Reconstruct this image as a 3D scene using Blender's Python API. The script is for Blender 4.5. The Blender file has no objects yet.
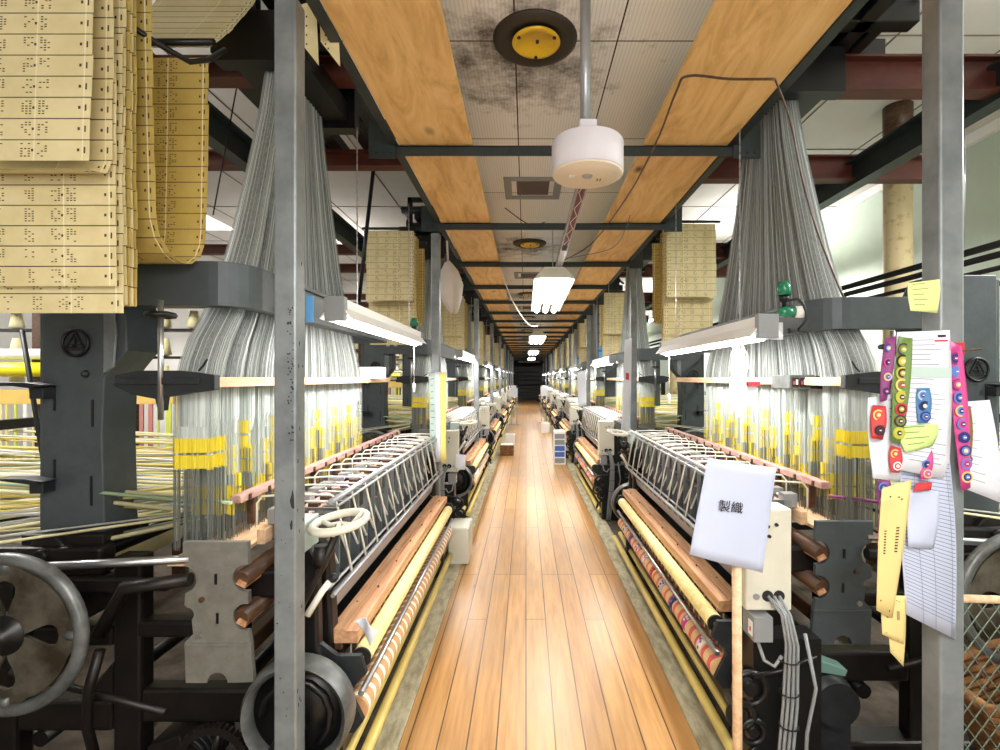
import bpy, math, random
from mathutils import Vector, Matrix
PI = math.pi
random.seed(7)
SC = bpy.context.scene
COL = SC.collection
F = 500.0; VX = 526.0; VY = 378.0; H = 1.5

def at(px, py, Y):
    return Vector(((px-VX)/F*Y, Y, H+(VY-py)/F*Y))

# ------------------------------------------------------------------ materials
def lin(c):
    c = c/255.0
    return c/12.92 if c <= .04045 else ((c+.055)/1.055)**2.4
def rgb(r, g, b): return (lin(r), lin(g), lin(b), 1)
MATS = {}
def mat(name, c, rough=.6, metal=0.0, vary=0.0, scale=8.0, stretch=(1, 1, 1), emit=0.0, c2=None, bump=0.0, coat=0.0, alpha=1.0, lo=.35, hi=.65, detail=4):
    m = bpy.data.materials.new(name); m.use_nodes = True
    nt = m.node_tree; b = nt.nodes['Principled BSDF']
    b.inputs['Base Color'].default_value = c
    b.inputs['Roughness'].default_value = rough
    b.inputs['Metallic'].default_value = metal
    if coat: b.inputs['Coat Weight'].default_value = coat; b.inputs['Coat Roughness'].default_value = .15
    if alpha < 1: b.inputs['Alpha'].default_value = alpha
    if emit:
        b.inputs['Emission Color'].default_value = c; b.inputs['Emission Strength'].default_value = emit
    if c2 is not None or vary or bump:
        tc = nt.nodes.new('ShaderNodeTexCoord'); mp = nt.nodes.new('ShaderNodeMapping')
        mp.inputs['Scale'].default_value = stretch
        nz = nt.nodes.new('ShaderNodeTexNoise'); nz.inputs['Scale'].default_value = scale; nz.inputs['Detail'].default_value = detail
        nz.inputs['Roughness'].default_value = .65
        nt.links.new(tc.outputs['Object'], mp.inputs[0]); nt.links.new(mp.outputs[0], nz.inputs['Vector'])
        if c2 is not None or vary:
            rp = nt.nodes.new('ShaderNodeValToRGB')
            rp.color_ramp.elements[0].position = lo; rp.color_ramp.elements[1].position = hi
            if c2 is None: c2 = tuple(x*(1-vary) for x in c[:3])+(1,)
            rp.color_ramp.elements[0].color = c2; rp.color_ramp.elements[1].color = c
            nt.links.new(nz.outputs['Fac'], rp.inputs[0]); nt.links.new(rp.outputs[0], b.inputs['Base Color'])
        if bump:
            bp = nt.nodes.new('ShaderNodeBump'); bp.inputs['Strength'].default_value = bump; bp.inputs['Distance'].default_value = .01
            nt.links.new(nz.outputs['Fac'], bp.inputs['Height']); nt.links.new(bp.outputs[0], b.inputs['Normal'])
    MATS[name] = m
    return m
M = MATS
mat('post', rgb(132, 138, 140), .38, .25, c2=rgb(104, 110, 113), scale=5, lo=.35, hi=.6)
mat('beam', rgb(46, 56, 56), .5, .2, vary=.3, scale=9)
mat('oxide', rgb(98, 44, 30), .6, 0, vary=.4, scale=6)
mat('cast', rgb(76, 84, 88), .45, .2, vary=.18, scale=14, bump=.15)
mat('castdark', rgb(46, 50, 53), .45, .3, vary=.35, scale=12)
mat('grease', rgb(28, 22, 19), .45, .2, vary=.6, scale=10, bump=.2)
mat('black', rgb(17, 17, 18), .4, .1, vary=.4, scale=12)
mat('rubber', rgb(24, 24, 25), .6)
mat('plate', rgb(128, 127, 119), .5, .15, c2=rgb(112, 110, 102), scale=18)
mat('steel', rgb(190, 192, 196), .28, .9, vary=.15, scale=20)
mat('wheelgrey', rgb(118, 122, 122), .4, .35, c2=rgb(82, 84, 82), scale=10)
mat('webgrey', rgb(104, 100, 88), .4, .3, c2=rgb(52, 44, 32), scale=7)
mat('alu', rgb(172, 175, 180), .35, .6)
mat('cream_wire', rgb(236, 232, 220), .4)
mat('white', rgb(238, 238, 236), .45)
mat('offwhite', rgb(214, 212, 196), .45, vary=.06, scale=10)
mat('boxgrey', rgb(136, 140, 142), .5)
mat('pine', rgb(226, 168, 100), .5, c2=rgb(184, 118, 56), scale=3.2, stretch=(7, .7, 7), lo=.3, hi=.62, detail=7)
mat('woodrail', rgb(214, 170, 128), .5, c2=rgb(176, 124, 88), scale=4, stretch=(14, .8, 14))
mat('redwood', rgb(206, 168, 158), .5, c2=rgb(160, 118, 108), scale=6, stretch=(8, 1.5, 8))
mat('palewood', rgb(228, 196, 160), .55, c2=rgb(200, 160, 120), scale=5, stretch=(10, 1, 10))
mat('darkwood', rgb(96, 66, 44), .45, c2=rgb(58, 38, 26), scale=6, stretch=(8, 1, 8))
mat('rollyellow', rgb(246, 226, 158), .55, c2=rgb(226, 200, 122), scale=30, lo=.3, hi=.5)
mat('brass', rgb(222, 200, 116), .4, .1, vary=.15, scale=8)
mat('string', rgb(196, 202, 200), .6)
mat('string2', rgb(150, 156, 154), .6)
mat('stringwhite', rgb(232, 236, 234), .55)
mat('cord', rgb(168, 174, 172), .5); mat('cord2', rgb(128, 134, 132), .5); mat('cord3', rgb(212, 218, 216), .5)
mat('cordcore', rgb(146, 152, 150), .6, c2=rgb(104, 110, 108), scale=9, stretch=(22, 22, .5))
mat('cordwhite', rgb(214, 222, 218), .5, c2=rgb(168, 178, 174), scale=9, stretch=(22, 22, .4))
mat('heddle', rgb(118, 122, 116), .5, .3)
mat('yellowclip', rgb(246, 224, 60), .35, c2=rgb(206, 188, 50), scale=9, stretch=(22, 22, .5))
mat('yarn_cream', rgb(232, 224, 176), .7)
mat('yarn_green', rgb(176, 200, 160), .7)
mat('yarn_yellow', rgb(232, 214, 120), .7)
mat('yarn_grey', rgb(176, 180, 172), .7)
mat('yarn_pink', rgb(196, 130, 122), .7)
mat('lime', rgb(214, 226, 96), .5)
mat('vivid_yellow', rgb(236, 226, 30), .4)
mat('yellow_timber', rgb(236, 200, 110), .55, vary=.1, scale=5)
mat('card', rgb(230, 216, 168), .62, c2=rgb(214, 198, 144), scale=5, lo=.3, hi=.6)
mat('cardgold', rgb(200, 176, 98), .6, c2=rgb(178, 152, 76), scale=4, lo=.3, hi=.6)
mat('ink', rgb(74, 60, 34), .8)
mat('lace', rgb(240, 230, 196), .7)
mat('paper', rgb(208, 211, 220), .6)
mat('paper_blue', rgb(178, 186, 208), .6)
mat('print', rgb(120, 126, 140), .7)
mat('inkblack', rgb(30, 30, 34), .7)
mat('inkred', rgb(184, 52, 58), .7)
mat('lemon', rgb(206, 216, 140), .6)
mat('leafgreen', rgb(184, 210, 128), .6)
mat('manila', rgb(212, 192, 128), .6)
mat('ribgreen', rgb(96, 124, 58), .65)
mat('ribpink', rgb(188, 60, 130), .6)
mat('ribpurple', rgb(120, 46, 104), .6)
mat('ribred', rgb(178, 44, 44), .6)
mat('ribblue', rgb(60, 112, 160), .6)
mat('ribbrown', rgb(120, 92, 40), .6)
mat('pt_navy', rgb(40, 40, 110), .6); mat('pt_orange', rgb(238, 190, 110), .6); mat('pt_blue', rgb(90, 120, 190), .6)
mat('pt_dark', rgb(70, 24, 44), .6); mat('pt_olive', rgb(170, 170, 60), .6); mat('pt_white', rgb(230, 226, 220), .6)
mat('greenlamp', rgb(10, 120, 84), .15, coat=.6)
mat('orange', rgb(238, 96, 60), .5); mat('bluebin', rgb(60, 100, 180), .5); mat('skyblue', rgb(90, 160, 220), .5)
mat('redtape', rgb(110, 30, 44), .5)
mat('concrete', rgb(96, 82, 66), .75, c2=rgb(50, 42, 34), scale=7, bump=.1)
mat('strip', rgb(186, 180, 152), .55, c2=rgb(140, 132, 104), scale=24, stretch=(1, .3, 1), lo=.35, hi=.6)
mat('wallgreen', rgb(196, 212, 196), .55, vary=.08, scale=2)
mat('wallwhite', rgb(222, 220, 216), .7, vary=.08, scale=2)
mat('hallceil', rgb(206, 202, 196), .8, vary=.08, scale=2)
mat('darkwall', rgb(60, 60, 60), .8)
mat('creamcol', rgb(226, 208, 164), .5, c2=rgb(190, 160, 110), scale=9, lo=.3, hi=.45)
mat('cardboard', rgb(150, 104, 56), .8, c2=rgb(92, 60, 30), scale=20)
mat('clothbag', rgb(206, 196, 186), .8, vary=.1, scale=6)
mat('gold', rgb(232, 190, 40), .4, .2, vary=.12, scale=10)
mat('sootblack', rgb(46, 38, 28), .6)
mat('louvre', rgb(120, 104, 92), .7)
mat('tube', (1, .98, .95, 1), .5, emit=16)
mat('tube2', (1, .97, .92, 1), .5, emit=9)
mat('windowglow', (1, 1, 1, 1), .5, emit=1.6)
mat('fence', rgb(112, 128, 112), .5, .4)
mat('teal', rgb(120, 160, 150), .5)
mat('paleteal', rgb(176, 196, 190), .5)
mat('drumwhite', rgb(216, 214, 222), .45)
mat('drumface', rgb(232, 218, 196), .5)

def floor_mat():
    m = bpy.data.materials.new('floorboards'); m.use_nodes = True; nt = m.node_tree; N = nt.nodes.new; L = nt.links.new
    b = nt.nodes['Principled BSDF']
    tc = N('ShaderNodeTexCoord'); sp = N('ShaderNodeSeparateXYZ'); cb = N('ShaderNodeCombineXYZ')
    L(tc.outputs['Object'], sp.inputs[0]); L(sp.outputs['Y'], cb.inputs['X']); L(sp.outputs['X'], cb.inputs['Y'])
    br = N('ShaderNodeTexBrick'); br.offset = .37; br.offset_frequency = 3
    br.inputs['Scale'].default_value = 1; br.inputs['Brick Width'].default_value = 1.9; br.inputs['Row Height'].default_value = .1206
    br.inputs['Mortar Size'].default_value = .0034; br.inputs['Mortar Smooth'].default_value = .2
    br.inputs['Color1'].default_value = rgb(204, 158, 98); br.inputs['Color2'].default_value = rgb(184, 138, 82)
    br.inputs['Mortar'].default_value = rgb(70, 44, 24)
    L(cb.outputs[0], br.inputs['Vector'])
    mp = N('ShaderNodeMapping'); mp.inputs['Scale'].default_value = (14, .9, 1); nz = N('ShaderNodeTexNoise'); nz.inputs['Scale'].default_value = 3; nz.inputs['Detail'].default_value = 7
    L(tc.outputs['Object'], mp.inputs[0]); L(mp.outputs[0], nz.inputs['Vector'])
    rp = N('ShaderNodeValToRGB'); rp.color_ramp.elements[0].position = .3; rp.color_ramp.elements[1].position = .62
    rp.color_ramp.elements[0].color = (.62, .52, .42, 1); rp.color_ramp.elements[1].color = (1, 1, 1, 1)
    L(nz.outputs['Fac'], rp.inputs[0])
    mx = N('ShaderNodeMixRGB'); mx.blend_type = 'MULTIPLY'; mx.inputs[0].default_value = .75
    L(br.outputs['Color'], mx.inputs[1]); L(rp.outputs[0], mx.inputs[2])
    # trodden grime: dull grey-brown patches
    n2 = N('ShaderNodeTexNoise'); n2.inputs['Scale'].default_value = 1.3; n2.inputs['Detail'].default_value = 5
    L(tc.outputs['Object'], n2.inputs['Vector'])
    r2 = N('ShaderNodeValToRGB'); r2.color_ramp.elements[0].position = .42; r2.color_ramp.elements[1].position = .72
    r2.color_ramp.elements[0].color = (0, 0, 0, 1); r2.color_ramp.elements[1].color = (.45, .45, .45, 1)
    L(n2.outputs['Fac'], r2.inputs[0])
    m2 = N('ShaderNodeMixRGB'); m2.inputs[2].default_value = rgb(152, 126, 94)
    L(r2.outputs[0], m2.inputs[0]); L(mx.outputs[0], m2.inputs[1])
    L(m2.outputs[0], b.inputs['Base Color'])
    rr = N('ShaderNodeMapRange'); rr.inputs['To Min'].default_value = .22; rr.inputs['To Max'].default_value = .42
    L(nz.outputs['Fac'], rr.inputs['Value']); L(rr.outputs[0], b.inputs['Roughness'])
    bp = N('ShaderNodeBump'); bp.inputs['Strength'].default_value = .25; bp.inputs['Distance'].default_value = .002
    L(nz.outputs['Fac'], bp.inputs['Height']); L(bp.outputs[0], b.inputs['Normal'])
    MATS['floorboards'] = m
floor_mat()

def tile_mat():
    m = bpy.data.materials.new('ceilingtile'); m.use_nodes = True; nt = m.node_tree; N = nt.nodes.new; L = nt.links.new
    b = nt.nodes['Principled BSDF']; b.inputs['Roughness'].default_value = .85
    tc = N('ShaderNodeTexCoord')
    mp = N('ShaderNodeMapping'); mp.inputs['Location'].default_value = (.05, -.52+.1, 0)
    br = N('ShaderNodeTexBrick'); br.offset = 0
    br.inputs['Scale'].default_value = 1; br.inputs['Brick Width'].default_value = .47; br.inputs['Row Height'].default_value = .94
    br.inputs['Mortar Size'].default_value = .004; br.inputs['Color1'].default_value = rgb(240, 240, 238); br.inputs['Color2'].default_value = rgb(230, 230, 228)
    br.inputs['Mortar'].default_value = rgb(60, 52, 44)
    L(tc.outputs['Object'], mp.inputs[0]); L(mp.outputs[0], br.inputs['Vector'])
    # ribs of pin holes
    wv = N('ShaderNodeTexWave'); wv.inputs['Scale'].default_value = 18; wv.bands_direction = 'X'
    L(tc.outputs['Object'], wv.inputs['Vector'])
    wr = N('ShaderNodeValToRGB'); wr.color_ramp.elements[0].color = (.72, .72, .7, 1); wr.color_ramp.elements[0].position = .0; wr.color_ramp.elements[1].position = .35; wr.color_ramp.elements[1].color = (1, 1, 1, 1)
    L(wv.outputs['Fac'], wr.inputs[0])
    mx = N('ShaderNodeMixRGB'); mx.blend_type = 'MULTIPLY'; mx.inputs[0].default_value = .6
    L(br.outputs['Color'], mx.inputs[1]); L(wr.outputs[0], mx.inputs[2])
    # soot: noise, strongest on the left tile column near the diffusers
    nz = N('ShaderNodeTexNoise'); nz.inputs['Scale'].default_value = 5.5; nz.inputs['Detail'].default_value = 9; nz.inputs['Roughness'].default_value = .75
    L(tc.outputs['Object'], nz.inputs['Vector'])
    sp = N('ShaderNodeSeparateXYZ'); L(tc.outputs['Object'], sp.inputs[0])
    # periodic blob around each diffuser: distance in (x-.05, (y mod 3.45)-2.45)
    md = N('ShaderNodeMath'); md.operation = 'MODULO'; md.inputs[1].default_value = 3.45; L(sp.outputs['Y'], md.inputs[0])
    dy = N('ShaderNodeMath'); dy.operation = 'SUBTRACT'; dy.inputs[1].default_value = 2.5; L(md.outputs[0], dy.inputs[0])
    dx = N('ShaderNodeMath'); dx.operation = 'SUBTRACT'; dx.inputs[1].default_value = -.02; L(sp.outputs['X'], dx.inputs[0])
    cb = N('ShaderNodeCombineXYZ'); L(dx.outputs[0], cb.inputs['X']); L(dy.outputs[0], cb.inputs['Y'])
    ln = N('ShaderNodeVectorMath'); ln.operation = 'LENGTH'; L(cb.outputs[0], ln.inputs[0])
    mr = N('ShaderNodeMapRange'); mr.inputs['From Min'].default_value = .15; mr.inputs['From Max'].default_value = .75; mr.inputs['To Min'].default_value = .33; mr.inputs['To Max'].default_value = .0
    L(ln.outputs['Value'], mr.inputs['Value'])
    ad = N('ShaderNodeMath'); ad.operation = 'ADD'; L(nz.outputs['Fac'], ad.inputs[0]); L(mr.outputs[0], ad.inputs[1])
    sr = N('ShaderNodeValToRGB'); sr.color_ramp.elements[0].position = .64; sr.color_ramp.elements[1].position = .92
    sr.color_ramp.elements[0].color = (0, 0, 0, 1); sr.color_ramp.elements[1].color = (.9, .9, .9, 1)
    L(ad.outputs[0], sr.inputs[0])
    m2 = N('ShaderNodeMixRGB'); m2.inputs[2].default_value = rgb(52, 40, 26)
    L(sr.outputs[0], m2.inputs[0]); L(mx.outputs[0], m2.inputs[1]); L(m2.outputs[0], b.inputs['Base Color'])
    MATS['ceilingtile'] = m
tile_mat()

def plank_mat():
    m = bpy.data.materials.new('plankwood'); m.use_nodes = True; nt = m.node_tree; N = nt.nodes.new; L = nt.links.new
    b = nt.nodes['Principled BSDF']; b.inputs['Roughness'].default_value = .55
    tc = N('ShaderNodeTexCoord'); oi = N('ShaderNodeObjectInfo')
    mp = N('ShaderNodeMapping'); mp.inputs['Scale'].default_value = (3.2, .55, 1); 
    cb = N('ShaderNodeCombineXYZ'); ml = N('ShaderNodeMath'); ml.operation = 'MULTIPLY'; ml.inputs[1].default_value = 37
    L(oi.outputs['Random'], ml.inputs[0]); L(ml.outputs[0], cb.inputs['Z']); L(cb.outputs[0], mp.inputs['Location'])
    L(tc.outputs['Object'], mp.inputs[0])
    nz = N('ShaderNodeTexNoise'); nz.inputs['Scale'].default_value = 2.6; nz.inputs['Detail'].default_value = 9; nz.inputs['Distortion'].default_value = 1.6; nz.inputs['Roughness'].default_value = .7
    L(mp.outputs[0], nz.inputs['Vector'])
    rp = N('ShaderNodeValToRGB'); e = rp.color_ramp.elements
    e[0].position = .28; e[0].color = rgb(190, 144, 84); e[1].position = .7; e[1].color = rgb(246, 212, 152)
    k = rp.color_ramp.elements.new(.5); k.color = rgb(232, 190, 122)
    L(nz.outputs['Fac'], rp.inputs[0])
    vo = N('ShaderNodeTexVoronoi'); vo.inputs['Scale'].default_value = 1.35
    m3 = N('ShaderNodeMapping'); m3.inputs['Scale'].default_value = (2.0, 1.1, 1); L(cb.outputs[0], m3.inputs['Location']); L(tc.outputs['Object'], m3.inputs[0]); L(m3.outputs[0], vo.inputs['Vector'])
    kr = N('ShaderNodeValToRGB'); kr.color_ramp.elements[0].position = .02; kr.color_ramp.elements[1].position = .1
    kr.color_ramp.elements[0].color = (1, 1, 1, 1); kr.color_ramp.elements[1].color = (0, 0, 0, 1); L(vo.outputs['Distance'], kr.inputs[0])
    mx = N('ShaderNodeMixRGB'); mx.inputs[2].default_value = rgb(92, 48, 18); L(kr.outputs[0], mx.inputs[0]); L(rp.outputs[0], mx.inputs[1])
    L(mx.outputs[0], b.inputs['Base Color'])
    MATS['plankwood'] = m
plank_mat()

def clothroll_mat(name, ca, cbb, sc, kind):
    m = bpy.data.materials.new(name); m.use_nodes = True; nt = m.node_tree; N = nt.nodes.new; L = nt.links.new
    b = nt.nodes['Principled BSDF']; b.inputs['Roughness'].default_value = .7
    tc = N('ShaderNodeTexCoord'); wv = N('ShaderNodeTexWave'); wv.bands_direction = kind; wv.inputs['Scale'].default_value = sc; wv.inputs['Distortion'].default_value = 1.2; wv.inputs['Detail Scale'].default_value = 3
    L(tc.outputs['Object'], wv.inputs['Vector'])
    rp = N('ShaderNodeValToRGB'); rp.color_ramp.interpolation = 'CONSTANT'; e = rp.color_ramp.elements
    e[0].color = ca; e[1].position = .72; e[1].color = cbb
    L(wv.outputs['Fac'], rp.inputs[0]); L(rp.outputs[0], b.inputs['Base Color']); MATS[name] = m
clothroll_mat('rollbrown', rgb(206, 156, 110), rgb(246, 238, 214), 5.2, 'Y')
clothroll_mat('rollribbon', rgb(220, 184, 130), rgb(214, 96, 90), 4.0, 'Y')

# ------------------------------------------------------------------ mesh builder
class MB:
    def __init__(s): s.v = []; s.f = []; s.m = []; s.sm = []; s.slots = []; s.cm = 0
    def use(s, name):
        if name not in s.slots: s.slots.append(name)
        s.cm = s.slots.index(name); return s
    def face(s, idx, smooth=False): s.f.append(idx); s.m.append(s.cm); s.sm.append(smooth)
    def box(s, x0, x1, y0, y1, z0, z1):
        n = len(s.v)
        for x in (x0, x1):
            for y in (y0, y1):
                for z in (z0, z1): s.v.append((x, y, z))
        for q in ((0, 1, 3, 2), (4, 6, 7, 5), (0, 4, 5, 1), (2, 3, 7, 6), (0, 2, 6, 4), (1, 5, 7, 3)): s.face([n+i for i in q])
        return s
    def quad(s, pts, t=0.0):   # thin slab: quad with thickness along its normal
        a, b, c, d = [Vector(p) for p in pts]
        nr = (b-a).cross(d-a).normalized()*(t/2 if t else .0005)
        n = len(s.v)
        for p in (a, b, c, d): s.v.append(tuple(p-nr))
        for p in (a, b, c, d): s.v.append(tuple(p+nr))
        s.face([n+3, n+2, n+1, n]); s.face([n+4, n+5, n+6, n+7])
        for i in range(4):
            j = (i+1) % 4; s.face([n+i, n+j, n+4+j, n+4+i])
        return s
    def tube(s, pts, r, n=8, closed=False, cap=True, rs=None):
        pts = [Vector(p) for p in pts]; k = len(pts); base = len(s.v)
        up = None
        for i, p in enumerate(pts):
            if closed: t = (pts[(i+1) % k]-pts[i-1]).normalized()
            else: t = (pts[min(i+1, k-1)]-pts[max(i-1, 0)]).normalized()
            if up is None:
                up = Vector((0, 0, 1)) if abs(t.z) < .9 else Vector((1, 0, 0))
            u = (up - t*up.dot(t))
            if u.length < 1e-5: u = t.orthogonal()
            u.normalize(); w = t.cross(u); up = u
            rr = rs[i] if rs else r
            for j in range(n):
                a = 2*PI*(j+.5)/n
                s.v.append(tuple(p+u*math.cos(a)*rr+w*math.sin(a)*rr))
        m = k if closed else k-1
        for i in range(m):
            i2 = (i+1) % k
            for j in range(n):
                j2 = (j+1) % n
                s.face([base+i*n+j, base+i2*n+j, base+i2*n+j2, base+i*n+j2][::-1], n > 4)
        if cap and not closed:
            s.face([base+j for j in range(n)][::-1][::-1]); s.face([base+(k-1)*n+j for j in range(n)][::-1])
        return s
    def cyl(s, p0, p1, r, n=16, r2=None):
        return s.tube([p0, p1], r, n, rs=[r, r2 if r2 is not None else r])
    def lathe(s, prof, c, axis='z', n=24, cap=True):
        base = len(s.v); k = len(prof)
        for (r, h) in prof:
            for j in range(n):
                a = 2*PI*j/n; x, y = r*math.cos(a), r*math.sin(a)
                if axis == 'z': v = (x, y, h)
                elif axis == 'y': v = (x, h, y)
                else: v = (h, x, y)
                s.v.append((c[0]+v[0], c[1]+v[1], c[2]+v[2]))
        for i in range(k-1):
            for j in range(n):
                j2 = (j+1) % n; q = [base+i*n+j, base+i*n+j2, base+(i+1)*n+j2, base+(i+1)*n+j]
                s.face(q if axis != 'y' else q[::-1], True)
        if cap and prof[0][0] > 1e-4: s.face([base+j for j in range(n)])
        if cap and prof[-1][0] > 1e-4: s.face([base+(k-1)*n+j for j in range(n)])
        return s
    def ring(s, c, r, tr, axis='y', n=32, m=8, flat=1.0):
        pts = []
        for i in range(n):
            a = 2*PI*i/n; x, y = r*math.cos(a), r*math.sin(a)
            pts.append({'y': (c[0]+x, c[1], c[2]+y), 'x': (c[0], c[1]+x, c[2]+y), 'z': (c[0]+x, c[1]+y, c[2])}[axis])
        return s.tube(pts, tr, m, closed=True)
    def prism(s, poly, t0, t1, plane='xz'):
        n = len(s.v); k = len(poly)
        for t in (t0, t1):
            for (a, b) in poly:
                s.v.append({'xz': (a, t, b), 'yz': (t, a, b), 'xy': (a, b, t)}[plane])
        s.face(list(range(n, n+k))); s.face(list(range(n+2*k-1, n+k-1, -1)))
        for i in range(k):
            j = (i+1) % k; s.face([n+i, n+k+i, n+k+j, n+j])
        return s
    def vstring(s, pts, r, mats, n=3):
        base = len(s.v)
        ph = random.random()*6
        for (x, y, z) in pts:
            for j in range(n):
                a = ph+2*PI*j/n; s.v.append((x+r*math.cos(a), y+r*math.sin(a), z))
        for i in range(len(pts)-1):
            s.use(mats[i] if isinstance(mats, list) else mats)
            for j in range(n):
                j2 = (j+1) % n; s.face([base+i*n+j, base+i*n+j2, base+(i+1)*n+j2, base+(i+1)*n+j])
    def build(s, name, parent=None, o=(0, 0, 0), T=None, flip=False, bevel=0.0, label=None, recalc=True):
        me = bpy.data.meshes.new(name)
        vs = s.v if T is None else [T(v) for v in s.v]
        vs = [(v[0]-o[0], v[1]-o[1], v[2]-o[2]) for v in vs]
        fs = [f[::-1] for f in s.f] if flip else s.f
        me.from_pydata(vs, [], fs)
        for sl in s.slots: me.materials.append(MATS[sl])
        me.polygons.foreach_set('material_index', s.m); me.polygons.foreach_set('use_smooth', s.sm)
        me.update()
        if recalc and len(fs) < 6000:
            import bmesh
            bm = bmesh.new(); bm.from_mesh(me); bmesh.ops.recalc_face_normals(bm, faces=bm.faces); bm.to_mesh(me); bm.free()
        ob = bpy.data.objects.new(name, me); COL.objects.link(ob)
        if parent is not None: ob.parent = parent
        else: ob.location = o
        if bevel:
            bv = ob.modifiers.new('bevel', 'BEVEL'); bv.width = bevel; bv.segments = 2; bv.limit_method = 'ANGLE'; bv.angle_limit = .7
        if label: ob['label'] = label
        return ob

def empty(name, label, cat, loc, group=None):
    o = bpy.data.objects.new(name, None); COL.objects.link(o); o.location = loc; o.empty_display_size = .1
    o['label'] = label; o['category'] = cat
    if group: o['group'] = group
    return o
def tag(o, label, cat, group=None):
    o['label'] = label; o['category'] = cat
    if group: o['group'] = group
    return o
def struct(name, mb, o=(0, 0, 0), bevel=0): 
    ob = mb.build(name, None, o, bevel=bevel); ob['kind'] = 'structure'; return ob
def part(mb, name, root, bevel=0, label=None, kind=None, parent=None):
    """mb in world coordinates; root (and parent) unrotated"""
    r = Vector(root.location)
    ob = mb.build(name, parent or root, tuple(r), bevel=bevel, label=label)
    if kind: ob['kind'] = kind
    return ob
def copy_tree(o, parent=None, keep=None):
    c = o.copy(); COL.objects.link(c)
    if parent is not None: c.parent = parent
    for ch in [x for x in o.children]:
        if keep is None or ch.name.split('.')[0] in keep: copy_tree(ch, c)
    return c
ORD = ['first', 'second', 'third', 'fourth', 'fifth', 'sixth', 'seventh', 'eighth', 'ninth', 'tenth', 'eleventh', 'twelfth', 'thirteenth', 'fourteenth', 'fifteenth', 'sixteenth', 'seventeenth', 'eighteenth', 'nineteenth', 'twentieth']
ORD += ['twenty-'+w for w in ORD[:9]] + ['thirtieth']

def text_mb(txt, size, matname, thick=.0006):
    cu = bpy.data.curves.new('lettering', 'FONT'); cu.body = txt; cu.size = size; cu.align_x = 'CENTER'; cu.align_y = 'CENTER'; cu.extrude = thick
    to = bpy.data.objects.new('lettering', cu); COL.objects.link(to)
    dg = bpy.context.evaluated_depsgraph_get(); dg.update()
    me = bpy.data.meshes.new_from_object(to.evaluated_get(dg))
    mb = MB(); mb.use(matname)
    mb.v = [tuple(v.co) for v in me.vertices]
    for p in me.polygons: mb.face(list(p.vertices))
    bpy.data.objects.remove(to); bpy.data.curves.remove(cu); bpy.data.meshes.remove(me)
    return mb

# ------------------------------------------------------------------ room shell
YE = 40.0
DZC = 1.55
b = MB().use('concrete').box(-6.5, 4.6, -1.2, YE, -.1, 0); struct('floor', b)
b = MB().use('floorboards').box(-.515, .70, -1.2, YE, 0, .006)
fb = struct('floor_boards', b); fb.name = 'trim_1'
for i, (x0, x1) in enumerate(((-.645, -.517), (.702, .835))):
    struct('trim_%d' % (2+i), MB().use('strip').box(x0, x1, -1.2, 31, 0, .012), bevel=.003)
b = MB().use('wallgreen').box(4.6, 4.75, -1.2, YE, 0, 4.0)
struct('wall_right', b)
struct('wall_left', MB().use('wallwhite').box(-6.65, -6.5, -1.2, YE, 0, 4.0))
struct('wall_back', MB().use('darkwall').box(-6.65, 4.75, YE, YE+.15, 0, 4.0))
struct('wall_front', MB().use('wallwhite').box(-6.65, 4.75, -1.35, -1.2, 0, 4.0))
struct('ceiling', MB().use('hallceil').box(-6.65, 4.75, -1.35, YE+.15, 4.0, 4.1))
# seams of the hall ceiling boards
b = MB().use('louvre')
for k in range(12):
    b.box(-6.4+k*.91, -6.392+k*.91, -1.2, YE, 3.992, 4.0)
for k in range(24): b.box(-6.5, 4.6, k*1.82, k*1.82+.008, 3.993, 4.0)
struct('trim_4', b)
# pale cornice along the right wall
struct('trim_5', MB().use('white').box(4.54, 4.6, -1.2, YE, 3.90, 4.0))
# tiled aisle ceiling
struct('ceiling_aisle', MB().use('ceilingtile').box(-.86, 1.28, -1.2, 33, H+DZC, H+DZC+.03)).name = 'ceiling.001'
struct('ceiling_void', MB().use('sootblack').box(-.9, 1.32, 33, YE, H+1.2, H+1.3)).name = 'ceiling.002'
# skylight / bright window on the far left ceiling
# longitudinal dark beams beside the aisle
U = 1.3
b = MB().use('beam'); b.box(-.705, -.663, -1.1, 33, H+1.207, H+1.213); b.box(-.705, -.699, -1.1, 33, H+1.213, H+1.26)
struct('trim_6', b)
b = MB().use('beam'); b.box(1.053, 1.095, -1.1, 33, H+1.207, H+1.213); b.box(1.089, 1.095, -1.1, 33, H+1.213, H+1.26)
struct('trim_7', b)
n = 8
for k in range(1, 25):
    y = 2*U+(k-1)*U
    b = MB().use('beam')
    b.box(-.815, 1.21, y-.004, y+.004, H+1.155, H+1.206); b.box(-.815, 1.21, y-.004, y+.05, H+1.20, H+1.2065)
    b.box(-.815, -.676, y-.01, y+.0, H+1.14, H+1.34); b.box(1.075, 1.215, y-.01, y+.0, H+1.14, H+1.34)
    for sx in (-.78, -.74, -.70, 1.11, 1.15, 1.19): b.cyl((sx, y-.016, H+1.17), (sx, y-.008, H+1.17), .008, 8)
    struct('trim_%d' % n, b); n += 1
# outer longitudinal beams and pipes, oxide cross beams
b = MB().use('beam'); b.box(2.40, 2.50, -.5, 33, H+1.42, H+1.58); b.box(2.35, 2.55, -.5, 33, H+1.57, H+1.585); struct('trim_%d' % n, b); n += 1
b = MB().use('beam'); b.box(-2.08, -1.98, -.5, 33, H+1.52, H+1.68); b.box(-2.13, -1.93, -.5, 33, H+1.67, H+1.685); struct('trim_%d' % n, b); n += 1
b = MB().use('black')
for (x, dz, r) in ((2.45, .64, .018), (2.45, .57, .014), (2.5, .50, .014), (2.75, .78, .022)): b.cyl((x, 1.9, H+dz), (x, 33, H+dz), r, 8)
struct('trim_%d' % n, b); n += 1

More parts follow.
